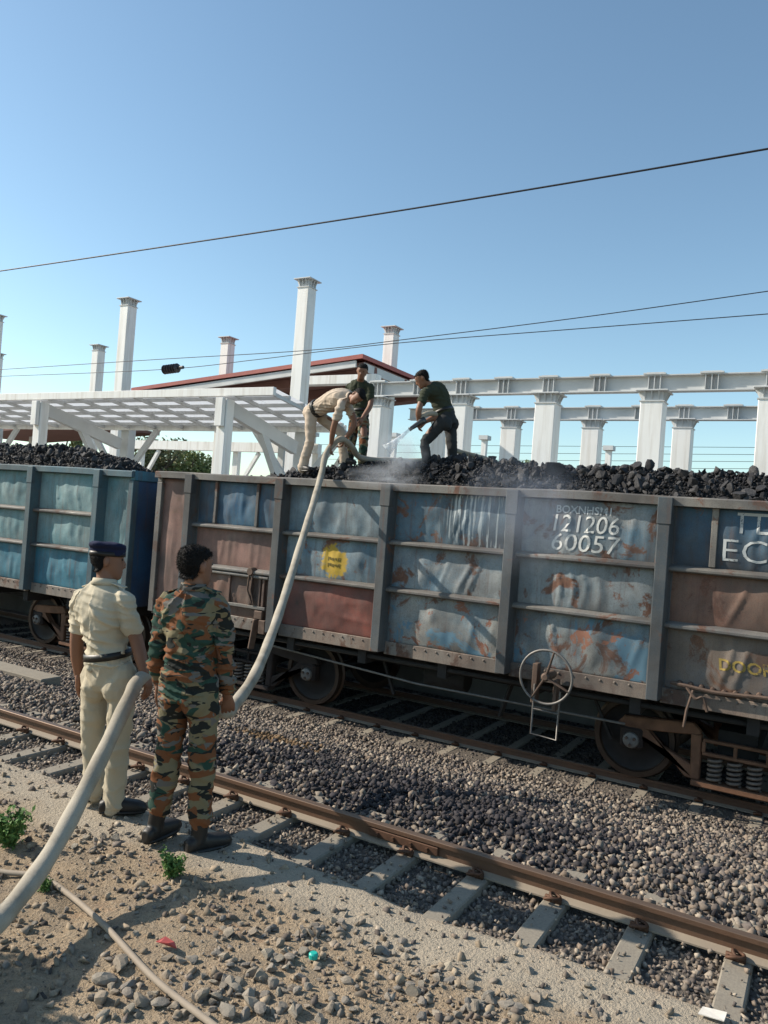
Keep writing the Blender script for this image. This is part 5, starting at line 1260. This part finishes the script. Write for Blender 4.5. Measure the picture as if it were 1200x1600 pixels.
# ------------------------------------------------------------------ small things on the ground
m = MB(); y0 = 6.16; zt = gz([-8.3], [y0])[0]
m.box(-11.2, -7.98, y0 - .14, y0 + .14, zt - .12, zt + .11); o = m.build('concrete_beam', MAT_SLEEPER, None, bevel=.012); tag(o, 'loose concrete beam lying in the ballast at the left edge', 'beam')
def weed(px, py, s, n, label, seed):
    gg = np.random.default_rng(seed); p = at_z(px, py, 0); p[2] = gz([p[0]], [p[1]])[0]; o = thing('weed', p, label, 'plant', 'weeds on the soil'); st = MB(); P = []
    for k in range(n):
        a = gg.uniform(0, 6.28); l = s * (.5 + .6 * gg.random()); e = p + np.array([math.cos(a) * l * .55, math.sin(a) * l * .55, l]); mid = (p + e) / 2 + np.array([0, 0, l * .12]); pts = catmull([p + gg.normal(size=3) * [.02, .02, 0], mid, e], 4); st.tube(pts, [.0035] * len(pts), 5)
        for q_ in pts[2:]: P += [q_ + gg.normal(size=3) * s * .12 for _ in range(6)]
    st.build('stem', plain('weed_stem', (.10, .16, .05), .8), o); leaves('foliage', np.array(P), s * .115, (.085, .17, .045), gg, o)
weed(14, 1325, .15, 22, 'leafy green weed at the left picture edge', 1); weed(272, 1378, .115, 16, 'upright green weed in front of the soldier\'s boots', 2); weed(68, 1398, .06, 12, 'small dark weed beside the hose', 3)
def scrap(px, py, pts, c, name, label, cat, h=.012, sc=1.0):
    p = at_z(px, py, 0); z = gz([p[0]], [p[1]])[0]; m = MB(); n = len(pts); V_ = []
    for lay in (0, 1):
        for i, (a, b_) in enumerate(pts): V_.append((p[0] + a * sc, p[1] + b_ * sc, z + .008 + h * (.3 + .7 * ((i * 7) % 3) / 2) + lay * .004))
    m.add(V_, [tuple(range(n)), tuple(range(2 * n - 1, n - 1, -1))] + [(i, i + n, (i + 1) % n + n, (i + 1) % n) for i in range(n)])
    tag(m.build(name, plain(name + '_mat', c, .6, 0, .2, 30, .1)), label, cat)
scrap(258, 1492, [(-.05, -.01), (-.02, -.02), (.03, -.015), (.06, .005), (.03, .02), (-.02, .015)], (.38, .07, .065), 'red_scrap', 'small red plastic scrap on the soil', 'litter', .03)
scrap(1112, 1588, [(-.05, -.03), (.05, -.03), (.055, .03), (-.04, .035)], (.66, .62, .55), 'paper_scrap', 'pale paper scrap at the foot of the rightmost sleeper', 'litter', .02)
p = at_z(489, 1503, .0); z = gz([p[0]], [p[1]])[0]; m = MB(); m.lathe([(0, .0), (.020, .0), (.021, .018), (.015, .024), (0, .024)], (p[0], p[1], z + .012), 'z', 14); tag(m.build('bottle_cap', plain('cap_teal', (.02, .42, .34), .4, 0, .1)), 'bright teal bottle cap among the stones', 'bottle cap')
p = at_z(952, 1446, -.12); bm_ = rocks[4]; o = bpy.data.objects.new('pale_stone', bm_.copy()); o.data.materials.clear(); o.data.materials.append(plain('pale_pink_stone', (.52, .36, .26), .9, 0, .2, 20)); link(o); o.location = (p[0], p[1], -.10); o.scale = (.05, .04, .045); tag(o, 'pale pinkish stone between the sleepers at right', 'stone')
for row, z in ((0, 1.375), (1, 1.29)):   # weathered writing on the yellow disc, one joined headline of strokes a row
    m = MB(); m.box(-5.935, -5.72, 0, .002, z + .016, z + .024)
    for k in range(9):
        x = -5.93 + k * .024; m.box(x, x + .010 + .006 * (k % 2), 0, .0018, z - .028 + .006 * ((k * 3) % 4), z + .017)
    for v in m.V: v[:, 1] = dA[(2, 1)](v[:, 0], v[:, 2]) - .005 + v[:, 1]
    m.build('lettering', MAT_DARK_T, wagA)

c_ = at_z(-70, 1640, 0) + np.array(sdir) * (1.25 / math.sin(SUN_EL)); tree(c_[0], c_[1], 0, 1.95, .55, 'unseen leafy shrub added outside the left picture edge to shade the corner', (.07, .12, .035), 900, 1800, .05, 'added shadow casters')  # unseen shrub, added only to cast a shadow on the near left corner
# ------------------------------------------------------------------ steam from the hot coal
def smoke(name, c, r, dens, label, seed, colr=(.85, .89, .95)):
    o_ = MB(); o_.ball((0, 0, 0), 1.0, 16); o = o_.build(name, None); o.location = c; o.scale = r
    t = NT(name); t.N.remove(t.b); pv = t.N.new('ShaderNodeVolumePrincipled'); pv.inputs['Color'].default_value = (*colr, 1); pv.inputs['Anisotropy'].default_value = .2
    ln = t.N.new('ShaderNodeVectorMath'); ln.operation = 'LENGTH'; t.L.new(t.tc.outputs['Object'], ln.inputs[0])
    fall = t.ramp(ln.outputs['Value'], [(.15, 1), (.98, 0)]); n = t.noise(1.7, 5, .6, t.coords((1, 1, .8), (seed, seed, 0)), .8)
    dn_ = t.math('MULTIPLY', t.math('MULTIPLY', fall, t.ramp(n, [(.38, 0), (.72, 1)])), dens); t.L.new(dn_, pv.inputs['Density']); t.L.new(pv.outputs[0], t.out.inputs['Volume'])
    o.data.materials.clear(); o.data.materials.append(t.m); t.m.volume_intersection_method = 'FAST' if hasattr(t.m, 'volume_intersection_method') else 0
    tag(o, label, 'steam', 'steam over the coal', 'stuff'); return o
pc = at_y(628, 708, 9.0); smoke('steam', tuple(pc), (.40, .34, .40), 5.0, 'white steam puff where the water hits the coal', 1.)
pc = at_y(600, 745, 8.55); smoke('steam', tuple(pc), (.65, .22, .18), 4.0, 'low steam creeping over the wagon rim', 2.)
pc = at_y(820, 800, 8.35); smoke('steam', tuple(pc), (.9, .24, .8), 2.2, 'thin blue steam drifting down the numbered side', 3., (.72, .82, 1.0))
